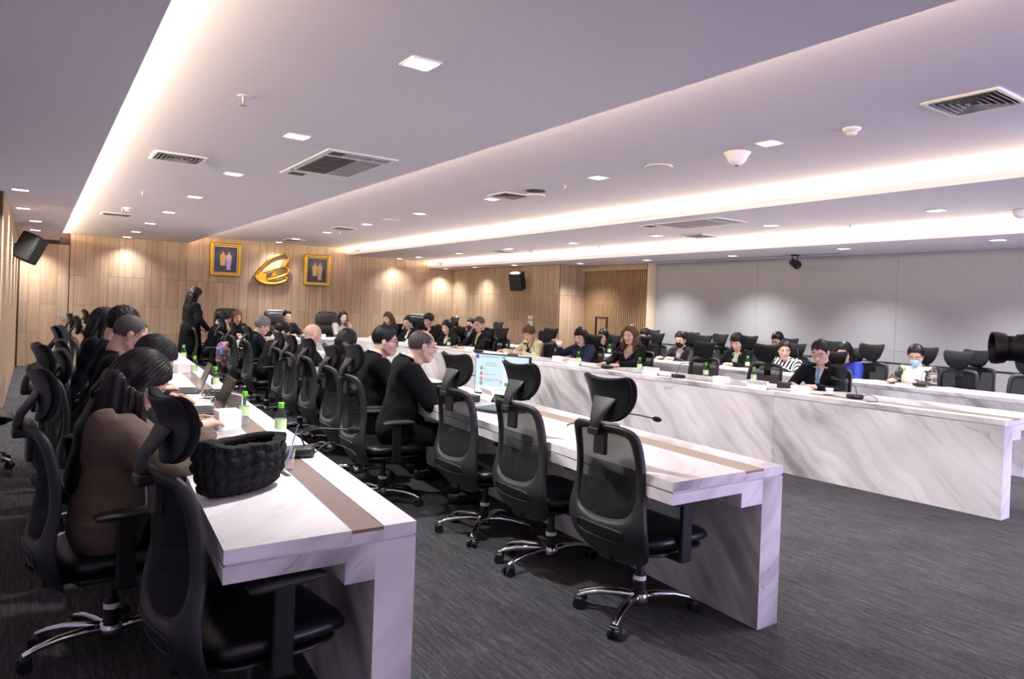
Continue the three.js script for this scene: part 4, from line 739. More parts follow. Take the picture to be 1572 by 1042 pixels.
diffuser('near air diffuser left of the ceiling cassette', 0.99, HC.C1, -6.65); diffuser('far air diffuser in the left ceiling strip', 0.98, HC.C1, -12.05);
diffuser('near air diffuser right of the middle bay', 8.16, HC.C3, -7.03); diffuser('far air diffuser right of the middle bay', 8.07, HC.C3, -12.15);
function cassette(label, x, y, z, w, l, pale) { const DK = pale ? M.ventGrey : M.ventDark;
  const t = thing('ceiling_air_conditioner', label, 'air conditioner', [x, y, z]); const a = w / 2, b = l / 2;
  mesh('panel', rbx(-a, a, -.012, 0, -b, b, .004), M.trim, t);
  for (let i = 0; i < 4; i++) mesh('grille', bx(-a + .06, a * .1, -.016, -.012, -b + .32 + i * .2, -b + .50 + i * .2), DK, t);
  mesh('grille', bx(a * .1 + .02, a - .05, -.015, -.012, -b + .32, b - .22), M.ventGrey, t); for (let i = 0; i < 4; i++) mesh('grille', bx(-a + .05 + i * .13, -a + .165 + i * .13, -.015, -.012, b - .16, b - .04), i ? M.ventGrey : DK, t); mesh('grille', bx(-a + .06, -a + .2, -.015, -.012, -b + .05, -b + .18), M.ventDark, t);
  mesh('sensor', cyl(.012, .012, .006, -a + .03, -.018, -b + .3, 10), M.black, t);
}
cassette('ceiling air conditioner with dark grilles left of the middle bay', 2.16, HC.C1, -6.01, .6, 1.33); cassette('ceiling air conditioner right of the middle bay', 7.0, HC.C3, -6.2, .6, 1.33, true);
const sprGeo = [lathe([[0, 0], [.035, 0], [.036, -.004], [.016, -.008], [0, -.008]], 18), merge([cyl(.008, .01, .03, 0, -.038, 0, 10), cyl(.004, .004, .02, 0, -.055, 0, 8), cyl(.018, .018, .003, 0, -.058, 0, 12)])];
function sprinkler(label, x, y, z) { const t = thing('sprinkler', label, 'sprinkler', [x, y, z], 0, 'ceiling sprinklers'); mesh('rosette', sprGeo[0], M.trim, t); mesh('nozzle', sprGeo[1], M.steel, t); }
sprinkler('nearest ceiling sprinkler, above the left desk', .986, HC.C1, -4.345); sprinkler('second sprinkler above the left desk', .99, HC.C1, -9.09); sprinkler('third sprinkler above the left desk, by the far diffuser', .97, HC.C1, -11.2);
sprinkler('sprinkler right of the open ceiling hole', 4.70, HC.C2, -5.94); sprinkler('sprinkler in the middle bay beyond the hole', 4.68, HC.C2, -8.65); sprinkler('far sprinkler in the middle bay', 4.73, HC.C2, -12.8); sprinkler('sprinkler over the rear desk near the camera', 8.28, HC.C3, -4.78); sprinkler('sprinkler over the rear desk in front of the slats', 8.33, HC.C3, -9.48);
function roundThing(name, label, cat, x, y, z, prof, mat, inner) { const t = thing(name, label, cat, [x, y, z]); mesh('housing', lathe(prof, 32), mat, t); if (inner) mesh(inner[0], lathe(inner[1], 28), inner[2], t); return t; }
roundThing('dome_camera', 'white dome security camera beside a downlight in the middle bay', 'camera', 4.74, HC.C2, -3.73, [[0, 0], [.105, 0], [.107, -.012], [.09, -.03], [.07, -.075], [.04, -.105], [0, -.115]], M.white, ['lens_port', [[0, -.117], [.014, -.116], [.014, -.105], [0, -.104]], M.black]);
roundThing('smoke_detector', 'white smoke detector near the large air diffuser', 'smoke detector', 4.70, HC.C2, -2.73, [[0, 0], [.06, 0], [.062, -.014], [.05, -.024], [.035, -.026], [.035, -.045], [.02, -.055], [0, -.056]], M.white, ['sensor_ring', [[0.034, -.03], [.037, -.03], [.037, -.034], [.034, -.034]], M.ventGrey]);
roundThing('smoke_detector', 'white smoke detector by the far left diffuser', 'smoke detector', 1.02, HC.C1, -11.0, [[0, 0], [.06, 0], [.062, -.014], [.05, -.024], [.035, -.026], [.035, -.045], [.02, -.055], [0, -.056]], M.white, ['sensor_ring', [[0.034, -.03], [.037, -.03], [.037, -.034], [.034, -.034]], M.ventGrey]);
roundThing('smoke_detector', 'white smoke detector above the rear desk near the slats', 'smoke detector', 8.21, HC.C3, -11.37, [[0, 0], [.06, 0], [.062, -.014], [.05, -.03], [.03, -.06], [0, -.066]], M.white, ['sensor_ring', [[0.05, -.03], [.053, -.028], [.05, -.026]], M.ventGrey]);
for (const [z, l] of [[-4.56, 'near round ceiling speaker in the middle bay'], [-10.39, 'far round ceiling speaker in the middle bay']]) roundThing('ceiling_speaker', l, 'speaker', 4.69, HC.C2, z, [[0, 0], [.125, 0], [.127, -.010], [.115, -.014], [.105, -.01], [0, -.012]], M.white, ['grille', [[0, -.0125], [.104, -.0105], [.104, -.0115], [0, -.0135]], M.trim]);
{ const t = roundThing('ceiling_speaker', 'ceiling speaker hanging out of a dark hole in the middle bay', 'speaker', 4.70, HC.C2, -6.48, [[0, -.045], [.11, -.045], [.112, -.058], [.10, -.062], [0, -.058]], M.white); mesh('hole_edge', lathe([[0, -.002], [.11, -.002], [.112, -.005], [.0, -.005]], 28), M.black, t); mesh('wire', tube([[-.05, -.003, 0], [-.04, -.03, .01], [-.03, -.046, 0]], .004, 8), M.black, t); }
roundThing('dome_camera', 'white dome camera at the right frame edge', 'camera', 8.21, HC.C3, -2.94, [[0, 0], [.08, 0], [.082, -.02], [.07, -.06], [.04, -.085], [0, -.09]], M.white, ['lens_port', [[0, -.092], [.012, -.091], [.012, -.085], [0, -.084]], M.black]);
{ // track spotlight by the grey wall
  const t = thing('ceiling_spotlight', 'black spotlight hanging from the ceiling before the grey wall', 'spotlight', [9.9, HC.C4, -6.6]);
  mesh('mount', rbx(-.06, .06, -.02, 0, -.04, .04, .006), M.black, t); mesh('yoke', tube([[-.07, -.02, 0], [-.075, -.09, 0], [-.07, -.14, 0]], .008, 10), M.black, t); mesh('yoke', tube([[.07, -.02, 0], [.075, -.09, 0], [.07, -.14, 0]], .008, 10), M.black, t);
  mesh('can', lathe([[0, -.09], [.05, -.09], [.058, -.05], [.06, .06], [.068, .065], [.068, .09], [.05, .092], [.045, .07], [0, .068]], 24).rotateX(1.9).rotateY(-.5).translate(0, -.14, 0), M.black, t);
}
function wallSpeaker(label, p, yaw, pitch, roll) {
  const t = thing('wall_speaker', label, 'loudspeaker', p, 0); const e = new THREE.Euler(pitch, yaw, roll, 'YXZ'), m = new THREE.Matrix4().makeRotationFromEuler(e);
  mesh('cabinet', rbx(-.15, .15, -.21, .21, -.14, .12, .02, 3).applyMatrix4(m), M.black, t); mesh('grille', rbx(-.14, .14, -.20, .20, .12, .132, .008).applyMatrix4(m), M.dark, t);
  return t;
}
{ const t = wallSpeaker('black loudspeaker on the plank wall at the right', [9.29, 2.16, -13.42], -PX + .55, .30, .0); mesh('bracket', tube([[.05, 0, -.02], [.17, .02, -.04], [.26, .02, -.05]], .018, 8), M.black, t); }
{ const t = wallSpeaker('black loudspeaker on the left wall above the chairs', [-.09, 2.16, -13.1], PX - .5, .35, -.25); mesh('bracket', tube([[-.08, .02, 0], [-.15, .05, -.02], [-.2, .05, -.02]], .018, 8), M.black, t); }
for (const [y, l] of [[1.325, 'upper white socket plate on the right plank wall'], [1.205, 'lower white socket plate on the right plank wall']]) { const t = thing('wall_plate', l, 'socket', [9.55, y, -13.18]); mesh('plate', rbx(-.012, 0, -.042, .042, -.09, .09, .004), M.white, t); mesh('insert', rbx(-.016, -.01, -.028, .028, -.07, .07, .003), M.trim, t); }
{ const t = thing('light_switch', 'small white light switch in the far right corner', 'switch', [9.55, 1.21, -16.6]); mesh('plate', rbx(-.012, 0, -.05, .05, -.045, .045, .004), M.white, t); mesh('rocker', rbx(-.018, -.01, -.02, .02, -.015, .015, .003), M.trim, t); }
{ // dark wooden stand in front of the slats
  const t = thing('wooden_stand', 'dark brown wooden frame stand before the slatted screen', 'stand', [9.98, 0, -11.2]);
  for (const z of [-.17, .17]) mesh('post', rbx(-.02, .02, 0, 1.41, z - .022, z + .022, .004), M.darkWood, t);
  mesh('top_rail', rbx(-.02, .02, 1.37, 1.41, -.17, .17, .004), M.darkWood, t); mesh('foot', rbx(-.2, .2, 0, .04, -.2, -.14, .004), M.darkWood, t); mesh('foot', rbx(-.2, .2, 0, .04, .14, .2, .004), M.darkWood, t); mesh('shelf', rbx(-.12, .12, .55, .58, -.17, .17, .004), M.darkWood, t); mesh('hook', tube([[0, 1.37, 0], [0.01, 1.33, 0], [0.03, 1.32, 0]], .006, 8), M.steel, t);
}
{ // gold emblem on the back wall: tapered interlaced ribbons
  const z = ZB + .05; const rib = (pts, w) => loft(pts.map(([x, y], i) => { const t = i / (pts.length - 1); return [V(x, y, z + .02 * Math.sin(t * 3.14)), w(t), .028]; }), V(0, 0, 1), 12, 4);
  const fix = (pts, w) => { const c = new THREE.CatmullRomCurve3(pts.map(p => V(p[0], p[1], 0))); const n = 34, o = []; for (let i = 0; i <= n; i++) { const p = c.getPoint(i / n); o.push([V(p.x, p.y, z), .026, w(i / n)]); } return loft(o, V(0, 0, 1), 12, 4); };
  const t = thing('gold_emblem', 'gold metal emblem of interlaced ribbons on the plank wall', 'emblem', [0, 0, 0]);
  const ribbon = (p, w) => mesh('ribbon', fix(p, w), M.gold, t);
  ribbon([[4.253, 2.099], [4.313, 2.195], [4.376, 2.259], [4.462, 2.377], [4.588, 2.486], [4.744, 2.565], [4.876, 2.588], [4.957, 2.547], [4.971, 2.473], [4.936, 2.383], [4.898, 2.326]], u => .038 - .026 * u);
  ribbon([[4.406, 2.135], [4.572, 2.198], [4.728, 2.268], [4.859, 2.304], [4.953, 2.29], [4.985, 2.224], [4.958, 2.141], [4.88, 2.089], [4.762, 2.049], [4.618, 2.001], [4.502, 1.981]], u => .014 + .02 * Math.sin(u * 3.1));
  ribbon([[4.24, 2.098], [4.256, 1.994], [4.349, 1.919], [4.479, 1.886], [4.623, 1.88], [4.767, 1.901], [4.885, 1.948], [4.956, 2.006], [4.934, 2.059], [4.894, 2.07]], u => .018 + .02 * Math.sin(u * 3.1 + .2));
  const ex = (pts, d) => { const s = new THREE.Shape(pts.map(p => new THREE.Vector2(p[0], p[1]))); return new THREE.ExtrudeGeometry(s, { depth: d, bevelEnabled: true, bevelSize: .008, bevelThickness: .008, bevelSegments: 2 }).translate(0, 0, ZB + .012); };
  mesh('fan', ex([[4.241, 2.072], [4.289, 2.167], [4.367, 2.132], [4.444, 2.15], [4.484, 2.113], [4.461, 2.032], [4.504, 1.914], [4.388, 1.888], [4.296, 1.956]], .045), M.gold, t);
  mesh('spire', ex([[4.577, 2.065], [4.614, 2.121], [4.651, 2.196], [4.693, 2.125], [4.721, 2.073]], .05), M.gold, t);
  mesh('finial', ex([[4.832, 2.322], [4.845, 2.39], [4.865, 2.425], [4.886, 2.38], [4.885, 2.326]], .05), M.gold, t);
  mesh('bar', ex([[4.488, 1.993], [4.604, 2.053], [4.722, 2.04], [4.717, 1.993], [4.607, 1.966], [4.503, 1.941]], .04), M.gold, t);
}
function canvasTex(w, h, draw) { const c = document.createElement('canvas'); c.width = w; c.height = h; const x = c.getContext('2d'); draw(x, w, h); const t = new THREE.CanvasTexture(c); t.colorSpace = THREE.SRGBColorSpace; return t; }
function portrait(label, cx, cy, w, h, lady) {
  const t = thing('framed_portrait', label, 'picture', [cx, cy, ZB + .03]); t.rotation.x = .04;
  const a = w / 2, b = h / 2;
  mesh('gilt_frame', ringBand(superEll(a, b, 24, 56), superEll(a - .075, b - .075, 24, 56), .028, (x, y, z) => V(x, y, z + .02), 6), M.frameGold, t);
  mesh('mount', bx(-a + .07, a - .07, -b + .07, b - .07, .0, .012), M.mat, t);
  const tx = canvasTex(192, 256, (x, W, H) => {
    x.fillStyle = '#2c2630'; x.fillRect(0, 0, W, H); x.fillStyle = '#3b3038'; x.fillRect(0, H * .8, W, H * .2); x.fillStyle = '#4a3a44'; x.beginPath(); x.ellipse(W * .5, H * .35, W * .4, H * .3, 0, 0, 7); x.fill();
    const fig = (cx, coat, low, hair) => { x.fillStyle = low; x.beginPath(); x.moveTo(cx - 20, H * .5); x.lineTo(cx + 20, H * .5); x.lineTo(cx + 18, H * .9); x.lineTo(cx - 18, H * .9); x.fill(); x.fillStyle = coat; x.beginPath(); x.moveTo(cx - 12, H * .27); x.lineTo(cx + 12, H * .27); x.lineTo(cx + 25, H * .36); x.lineTo(cx + 22, H * .56); x.lineTo(cx + 20, H * .74); x.lineTo(cx - 20, H * .74); x.lineTo(cx - 22, H * .56); x.lineTo(cx - 25, H * .36); x.fill(); x.fillStyle = '#c99a7c'; x.beginPath(); x.ellipse(cx, H * .215, 9, 13, 0, 0, 7); x.fill(); x.fillStyle = hair; x.beginPath(); x.ellipse(cx, H * .19, 10, 9, 0, 3.14, 6.28); x.fill(); };
    fig(W * .38, '#c9ae63', '#241c2c', '#1a1414'); fig(W * .64, lady, lady, '#1a1414'); if (lady !== '#c7a676') { x.fillStyle = '#d8c3bb'; x.fillRect(W * .64 - 18, H * .3, 36, H * .2); }
  });
  mesh('painting', bx(-a + .09, a - .09, -b + .09, b - .09, .012, .015), S(0xffffff, 0.6), t).visible = true; t.children[2].geometry = new THREE.BoxGeometry(w - .18, h - .18, .003).translate(0, 0, .0135); t.children[2].material = S(0xffffff, .45, { map: tx });
}
portrait('left gilt framed portrait with a lilac dressed figure', 3.56, 2.385, .67, .76, '#b9a3e0'); portrait('right gilt framed portrait with two gold dressed figures', 5.69, 2.27, .66, .765, '#c7a676');

// ---------------------------------------------------------------- things on the desks
const BT = { body: lathe([[0, .001], [.026, .001], [.029, .008], [.029, .05], [.027, .06], [.029, .07], [.029, .115], [.024, .14], [.014, .158], [.0125, .168], [.0125, .175]], 20), label: new THREE.CylinderGeometry(.0297, .0297, .05, 20, 1, true).translate(0, .087, 0), cap: lathe([[0, .195], [.0145, .195], [.0155, .192], [.0155, .168], [.0125, .167]], 16), water: lathe([[0, .004], [.0265, .004], [.0275, .05], [.026, .06], [.0275, .07], [.0275, .10], [0, .10]], 18) };
const bottle0 = (() => { const t = new THREE.Group(); mesh('bottle_body', BT.body, M.bottle, t); mesh('bottle_label', BT.label, M.label, t, 'green label'); mesh('bottle_cap', BT.cap, M.cap, t, 'bright green cap'); return t; })();
function bottle(label, x, z, s = 1) { const b = bottle0.clone(); b.name = numbered('water_bottle'); b.position.set(x, TT, z); b.scale.setScalar(s); scene.add(b); tag(b, label, 'bottle', 'green capped water bottles'); }
bottle('water bottle beside the white box on the left desk', 1.0, -4.12); bottle('water bottle nearest the black bag', 1.06, -3.62); bottle('water bottle behind the farther laptop', 1.19, -6.72); bottle('water bottle between the two laptops at the desk edge', 1.15, -5.66);
bottle('water bottle next to the middle white box on the left desk', 1.35, -8.28); bottle('water bottle beside a far microphone on the left desk', 1.40, -9.61); bottle('farthest water bottle on the left desk', 1.60, -12.9);
bottle('water bottle in front of the woman with the cup', 5.95, -7.10); bottle('water bottle in front of the purple badge', 6.08, -6.1); bottle('water bottle at the nearest empty stretch of the right desk', 6.30, -5.27); bottle('water bottle beside the name card before the navy suit', 6.42, -4.72);
bottle('water bottle in front of the cream blazer', 5.98, -8.15); bottle('water bottle in front of the yellow tie', 5.9, -10.52); bottle('water bottle in front of the wavy haired woman', 6.0, -11.6); bottle('water bottle before the ponytailed woman', 5.85, -12.8);
bottle('water bottle on the rear desk before the green blouse', 8.16, -6.11); bottle('water bottle on the rear desk before the white vest', 8.57, -4.2); bottle('water bottle on the rear desk beyond the navy blouse', 8.0, -8.75); bottle('water bottle on the head table before the woman in grey', 5.1, -13.6);
// papers
function paper(label, x, z, turn, w = .21, l = .297, n = 1, y = TT) { const t = thing('paper_sheet', label, 'paper', [x, y, z], turn); for (let i = 0; i < n; i++) { const g = new THREE.BoxGeometry(w, .0012, l, 6, 1, 6); const p = g.attributes.position; const k = rr(.4, 1); for (let q = 0; q < p.count; q++) p.setY(q, p.getY(q) + .0012 + i * .0016 + .004 * k * Math.pow(Math.abs(p.getX(q) / w), 2)); g.rotateY(rr(-.12, .12)); g.translate(rr(-.01, .01), 0, rr(-.01, .01)); g.computeVertexNormals(); mesh('sheet', g, M.paper, t); } }
[['paper under the hands of the woman in brown', .72, -3.3, 1.5], ['paper between the two laptops', .78, -5.12, 1.4, 3], ['paper beyond the farther laptop', .86, -6.4, 1.6, 2], ['paper before the shaved-headed man', .95, -7.0, 1.5, 2], ['far paper on the left desk', 1.0, -8.6, 1.5, 2], ['curled paper stack near the cables', .98, -5.42, 1.2, 2], ['paper beside the bag handle', .80, -3.6, 1.2, 2], ['farthest paper on the left desk', 1.2, -11.4, 1.4, 2],
  ['paper stack before the woman with the cup', 6.4, -7.75, 1.5, 6], ['paper held by the woman with the purple badge', 6.5, -6.75, 1.2, 3], ['paper read by the man in the navy suit', 6.58, -4.25, 1.5, 3], ['paper under the cream sleeve', 6.2, -8.75, 1.6, 4], ['paper beside the cream blazer', 6.15, -9.4, 1.4, 2], ['paper before the yellow tie', 5.95, -10.2, 1.5, 2], ['paper before the wavy haired woman', 5.9, -11.2, 1.5, 3], ['paper before the young man', 5.85, -12.1, 1.5, 2], ['paper at the far end of the right desk', 5.75, -13.3, 1.4, 3],
  ['paper before the blue top on the rear desk', 8.45, -5.05, 1.5, 3], ['paper before the striped blouse', 8.35, -5.85, 1.5, 2], ['paper before the green blouse', 8.25, -6.6, 1.5, 3], ['paper before the red lanyard', 8.2, -7.6, 1.5, 3], ['paper beside the white vest', 8.6, -4.55, 1.5, 2], ['paper with cables right of the white vest', 8.65, -3.75, 1.4, 2],
  ['paper before the man at the head table', 4.2, -13.55, 0.1, 3], ['paper before the woman in grey', 5.15, -13.75, 0.1, 3], ['paper before the reddish haired woman', 3.95, -13.8, .2, 2],
  ['paper next to the balding man', 2.95, -4.95, 1.5, 3], ['paper before the man with the white collar', 2.95, -5.7, 1.5, 2], ['paper before the dark haired woman', 3.0, -6.7, 1.5, 2], ['paper before the bald man', 3.05, -7.9, 1.5, 3], ['paper before the masked man at the middle desk', 3.1, -9.3, 1.5, 2]].forEach(a => paper(a[0], a[1], a[2], a[3], .21, .297, a[4] || 1));
// white boxes, name tents, cups
function box(label, x, z, turn, w, h, d, m = M.white) { const t = thing('tissue_box', label, 'box', [x, TT, z], turn); mesh('carton', rbx(-w / 2, w / 2, 0, h, -d / 2, d / 2, .003), m, t); mesh('lid', rbx(-w / 2 - .001, w / 2 + .001, h - .02, h + .002, -d / 2 - .001, d / 2 + .001, .002), m, t); }
box('white box beside the nearest bottle on the left desk', .90, -4.08, .05, .12, .10, .12); box('white box in the middle of the left desk', 1.22, -8.1, .1, .13, .1, .12); box('white crumpled box beyond the laptops', 1.15, -7.2, .5, .14, .09, .12); box('far white box on the left desk', 1.4, -10.4, .2, .14, .1, .12); box('open white tray behind the black bag', .95, -3.45, .3, .16, .05, .14);
box('white box on the right desk by the first free seat', 6.20, -4.97, 1.5, .16, .07, .1); box('white box before the navy suit', 6.25, -4.05, 1.5, .15, .07, .1); box('black box left of the navy suit', 6.5, -4.4, 1.5, .14, .06, .06, M.dark); box('white box between cup and cream blazer', 6.2, -7.85, 1.5, .16, .07, .1); box('white box beside the yellow tie', 5.95, -9.9, 1.5, .16, .07, .1); box('white box at the far right desk', 5.85, -11.9, 1.5, .16, .08, .1); box('white box on the rear desk before the slats', 8.0, -8.3, 1.5, .16, .08, .1); box('white box on the head table', 4.7, -13.55, 0, .16, .08, .1);
function tent(label, x, z, turn) { const t = thing('name_card', label, 'name card', [x, TT, z], turn, 'folded white name cards'); for (const s of [-1, 1]) mesh('card_face', new THREE.BoxGeometry(.24, .10, .0015).translate(0, .048, 0).rotateX(s * .5).translate(0, 0, -s * .0235 * -1 * -1), M.paper, t); }
tent('folded name card before the woman with the cup', 6.05, -7.3, -PX); tent('folded name card before the purple badge', 6.12, -5.95, -PX); tent('folded name card left of the navy suit', 6.12, -4.45, -PX); tent('folded name card below the monitor', 2.96, -4.62, -PX - .2);
function cup(label, x, z, y = TT) { const t = thing('coffee_cup', label, 'cup', [x, y, z]); mesh('bowl', lathe([[0, .004], [.02, .004], [.026, .01], [.037, .06], [.039, .065], [.036, .064], [.024, .012], [0, .010]], 24), M.white, t); mesh('handle', tube([[.033, .05, 0], [.058, .048, 0], [.055, .025, 0], [.028, .02, 0]], .004, 14), M.white, t); if (y === TT) mesh('saucer', lathe([[0, .001], [.04, .001], [.065, .01], [.066, .012], [.04, .005], [0, .004]], 24), M.white, t); }
cup('white cup and saucer before the navy suit', 6.44, -3.86); cup('white cup held by the woman in the navy blouse', 6.34, -8.02, 1.0); cup('white cup beside the cream sleeve', 6.0, -8.9);
// microphones
const micFoam = new THREE.SphereGeometry(.016, 14, 10).scale(1, 1, 1.9);
function mic(label, x, z, turn, goose, cable = 1) {
  const t = thing('desk_microphone', label, 'microphone', [x, TT, z], turn, 'black gooseneck microphones');
  mesh('base', pillow(superEll(.06, .075, 5, 32), r => .02 * Math.sqrt(Math.max(0, 1 - r ** 6)), (a, b, c) => V(a, Math.max(.001, .02 + c + (c > 0 ? .012 * (1 + b / .075) * .5 : 0)), b), 5), M.plastic, t);
  const c = new THREE.CatmullRomCurve3([V(0, .04, .03), ...goose.map(p => V(...p))]); const g = mesh('gooseneck', new THREE.TubeGeometry(c, 28, .0042, 7), M.black, t);
  const e = c.getPoint(1), d = c.getTangent(1); const f = micFoam.clone().applyMatrix4(new THREE.Matrix4().makeRotationFromQuaternion(new THREE.Quaternion().setFromUnitVectors(V(0, 0, 1), d))).translate(e.x, e.y, e.z); mesh('foam_tip', f, M.fabric, g);
  if (cable) mesh('cable', tube([[0, .012, .07], [.05, .05, .13], [.1, .03, .18], [.08, .006, .24], [-.03, .005, .26]], .0032, 30, 5), M.cable, t);
}
// goose in mic frame: -z is towards the speaker
const G1 = [[0, .12, .0], [0, .20, -.06], [0, .21, -.15], [0, .20, -.22]], G2 = [[0, .10, .01], [0, .13, -.05], [0, .135, -.2], [0, .13, -.34]];
mic('microphone with its long neck pointing right beside the black bag', 1.03, -3.22, PX - .35, [[0, .10, .01], [.0, .125, .06], [0, .125, .16], [0, .12, .25]]);
mic('far microphone beside the farthest boxes on the left desk', 1.40, -10.95, PX, G1); mic('microphone between two bottles on the left desk', 1.31, -8.91, PX, G1);
mic('microphone half hidden by the nearest middle headrest', 2.93, -3.2, PX + 1.9, [[0, .08, .02], [0, .11, -.02], [0, .115, -.2], [0, .105, -.33]]);
mic('microphone in front of the balding man', 3.0, -5.35, PX + 2.2, G2);
mic('microphone on the right desk before the purple badge', 6.15, -6.75, -PX, G1); mic('microphone on the free stretch of the right desk', 6.15, -5.54, -PX, [[0, .10, .0], [0, .16, -.03], [0, .17, -.12], [0.0, .165, -.2]]); mic('microphone nearest the right frame edge on the right desk', 6.40, -3.58, -PX + 1.0, [[0, .10, .01], [0, .13, -.06], [0, .145, -.25], [0, .15, -.44]]);
mic('microphone before the cream blazer', 6.0, -8.7, -PX, G1); mic('microphone before the yellow tie', 5.94, -9.6, -PX, G1); mic('microphone before the young man', 5.9, -11.75, -PX, G1); mic('microphone on the rear desk before the white vest', 8.52, -3.98, -PX + .3, [[0, .10, .0], [0, .15, -.05], [0, .17, -.2], [0, .16, -.32]]);
mic('tall microphone on the rear desk before the striped blouse', 8.5, -5.55, -PX + .8, [[0, .14, 0], [0, .26, -.06], [0, .37, -.13]]); mic('microphone on the head table', 4.35, -13.7, Math.PI, G1);
// laptops
function laptop(label, x, z, turn) {
  const t = thing('laptop', label, 'laptop', [x, TT, z], turn); // local -z: hinge side... user at +z
  mesh('base', rbx(-.16, .16, 0, .016, -.115, .115, .006), M.lapDark, t); const kb = mesh('keyboard', rbx(-.14, .14, .0155, .0175, -.085, .01, .001), M.lapKey, t);
  const k = new THREE.BoxGeometry(.017, .002, .015); const ks = []; for (let r = 0; r < 5; r++) for (let c = 0; c < 14; c++) ks.push(k.clone().translate(-.127 + c * .0195, .0185, -.076 + r * .019)); mesh('keys', ks, M.lapDark, kb); kb.children[0].userData.kind = 'stuff';
  mesh('touchpad', rbx(-.05, .05, .0158, .0168, .03, .095, .0004), M.dark, t);
  const lid = new THREE.Matrix4().makeTranslation(0, .014, -.115).multiply(new THREE.Matrix4().makeRotationX(-.38)); const l = mesh('lid', rbx(-.16, .16, 0, .215, -.008, 0, .004).applyMatrix4(lid), M.lapLid, t); mesh('screen', rbx(-.152, .152, .012, .207, 0, .001, .0004).applyMatrix4(lid), M.screenOff, l);
}
laptop('nearer open laptop on the left desk', .86, -4.72, -PX - .05); laptop('farther open laptop used by the person in black', .93, -5.75, -PX - .1);
{ const t = thing('smartphone', 'phone in a brown case on the desk before the white box', 'phone', [.70, TT, -3.95], .2); mesh('case', rbx(-.09, .09, 0, .01, -.02, .02, .004), S(0xb5a295, .4), t); mesh('glass', rbx(-.085, .085, .0095, .0105, -.017, .017, .0004), M.screenOff, t); }
// cable tangle
{ const t = thing('cable_tangle', 'tangle of black charger cables behind the laptops', 'cable', [1.10, TT, -5.2]); for (let i = 0; i < 5; i++) { const p = []; for (let k = 0; k < 9; k++) p.push([.09 * Math.cos(k * 1.5 + i) + rr(-.03, .03), .01 + .05 * Math.abs(Math.sin(k * .9 + i)), .16 * Math.sin(k * 1.1 + i * 2) + rr(-.03, .03)]); mesh('cable', tube(p, .0042, 60, 5), M.cable, t); } mesh('adapter', rbx(-.03, .03, 0, .035, .1, .21, .006), M.plastic, t); }
{ const t = thing('document_folder', 'brown folder standing behind the nearer laptop', 'folder', [1.10, TT, -4.72], .3); mesh('cover', rbx(-.01, .01, 0, .11, -.09, .09, .003), S(0x5a4038, .6), t); mesh('pages', rbx(-.02, -.01, .004, .105, -.085, .085, .002), M.paper, t); }
// black quilted bag
{
  const t = thing('quilted_bag', 'black quilted puffer bag standing open on the left desk', 'bag', [.655, TT, -2.72], .48);
  const NT = 180, NY = 56, pos = [], idx = []; // quilted wall: out and over the rim, down inside
  for (let j = 0; j <= NY; j++) for (let i = 0; i < NT; i++) {
    const q = i / NT * 2 * Math.PI, s = j / NY, inside = s > .82, v = inside ? 1 - (s - .82) / .18 * .45 : s / .82, c = Math.cos(q), sn = Math.sin(q);
    const rim = .172 + .022 * c * c - .012 * c + .006 * Math.sin(q * 5), y = .004 + v * rim; let a = .155 + .03 * Math.sin(Math.min(1, v * 1.1) * 2.2) + .012 * v, b = .058 + .03 * Math.sin(v * 2.6);
    const bot = sstep(0, .12, v); a *= .86 + .14 * bot; b *= .8 + .2 * bot; const u = q / (2 * Math.PI) * 22 + .12 * Math.sin(v * 19 + q * 3); const vv = v * 4.6 + .15 * Math.sin(q * 7), cell = hash2(Math.floor(u), Math.floor(vv), 5);
    let puff = (.010 + .007 * cell) * Math.pow(Math.abs(Math.sin(Math.PI * u)), .4) * Math.pow(Math.abs(Math.sin(Math.PI * vv)), .4) + .0015 * Math.sin(u * 23 + v * 60); if (inside) puff = -.018 - .006 * Math.sin(u * 6);
    const e = inside ? .92 : 1; pos.push((a * e + puff) * c, y + (s > .74 && s < .86 ? .006 : 0), (b * e + puff) * sn);
  }
  for (let j = 0; j < NY; j++) for (let i = 0; i < NT; i++) { const A = j * NT + i, B = j * NT + (i + 1) % NT; idx.push(A, A + NT, B, B, A + NT, B + NT); }
  const bg = new THREE.BufferGeometry(); bg.setAttribute('position', new THREE.Float32BufferAttribute(pos, 3)); bg.setIndex(idx); bg.computeVertexNormals();
  mesh('shell', bg, M.bag, t); mesh('handle', tube([[-.17, .185, .05], [-.12, .195, .0], [0, .185, -.05], [.12, .192, -.02], [.185, .185, .03]], .014, 30, 8), M.bag, t); mesh('lining', pillow(superEll(.14, .05, 2, 30), r => .004, (x, z, y) => V(x, .105 + y, z), 4), M.dark, t);
}
{ const t = thing('plastic_cup', 'clear plastic cup beside the black bag', 'cup', [.90, TT, -2.98]); mesh('cup_wall', lathe([[0, .002], [.028, .002], [.03, .006], [.042, .12], [.0445, .122], [.0425, .124], [.0405, .12], [.028, .007], [0, .006]], 24), M.cup, t); mesh('straw', tube([[0, .01, 0], [.02, .1, .01], [.04, .19, .02]], .003, 8), S(0x6fa6d8, .4), t); }
{ const t = thing('black_socket', 'small black desk socket in the cable cover', 'socket', [.875, TT - .001, -2.92], .06); mesh('frame', rbx(-.012, .012, 0, .003, -.06, .06, .001), M.black, t); mesh('insert', rbx(-.006, .006, .002, .0045, -.05, .05, .001), M.dark, t); }
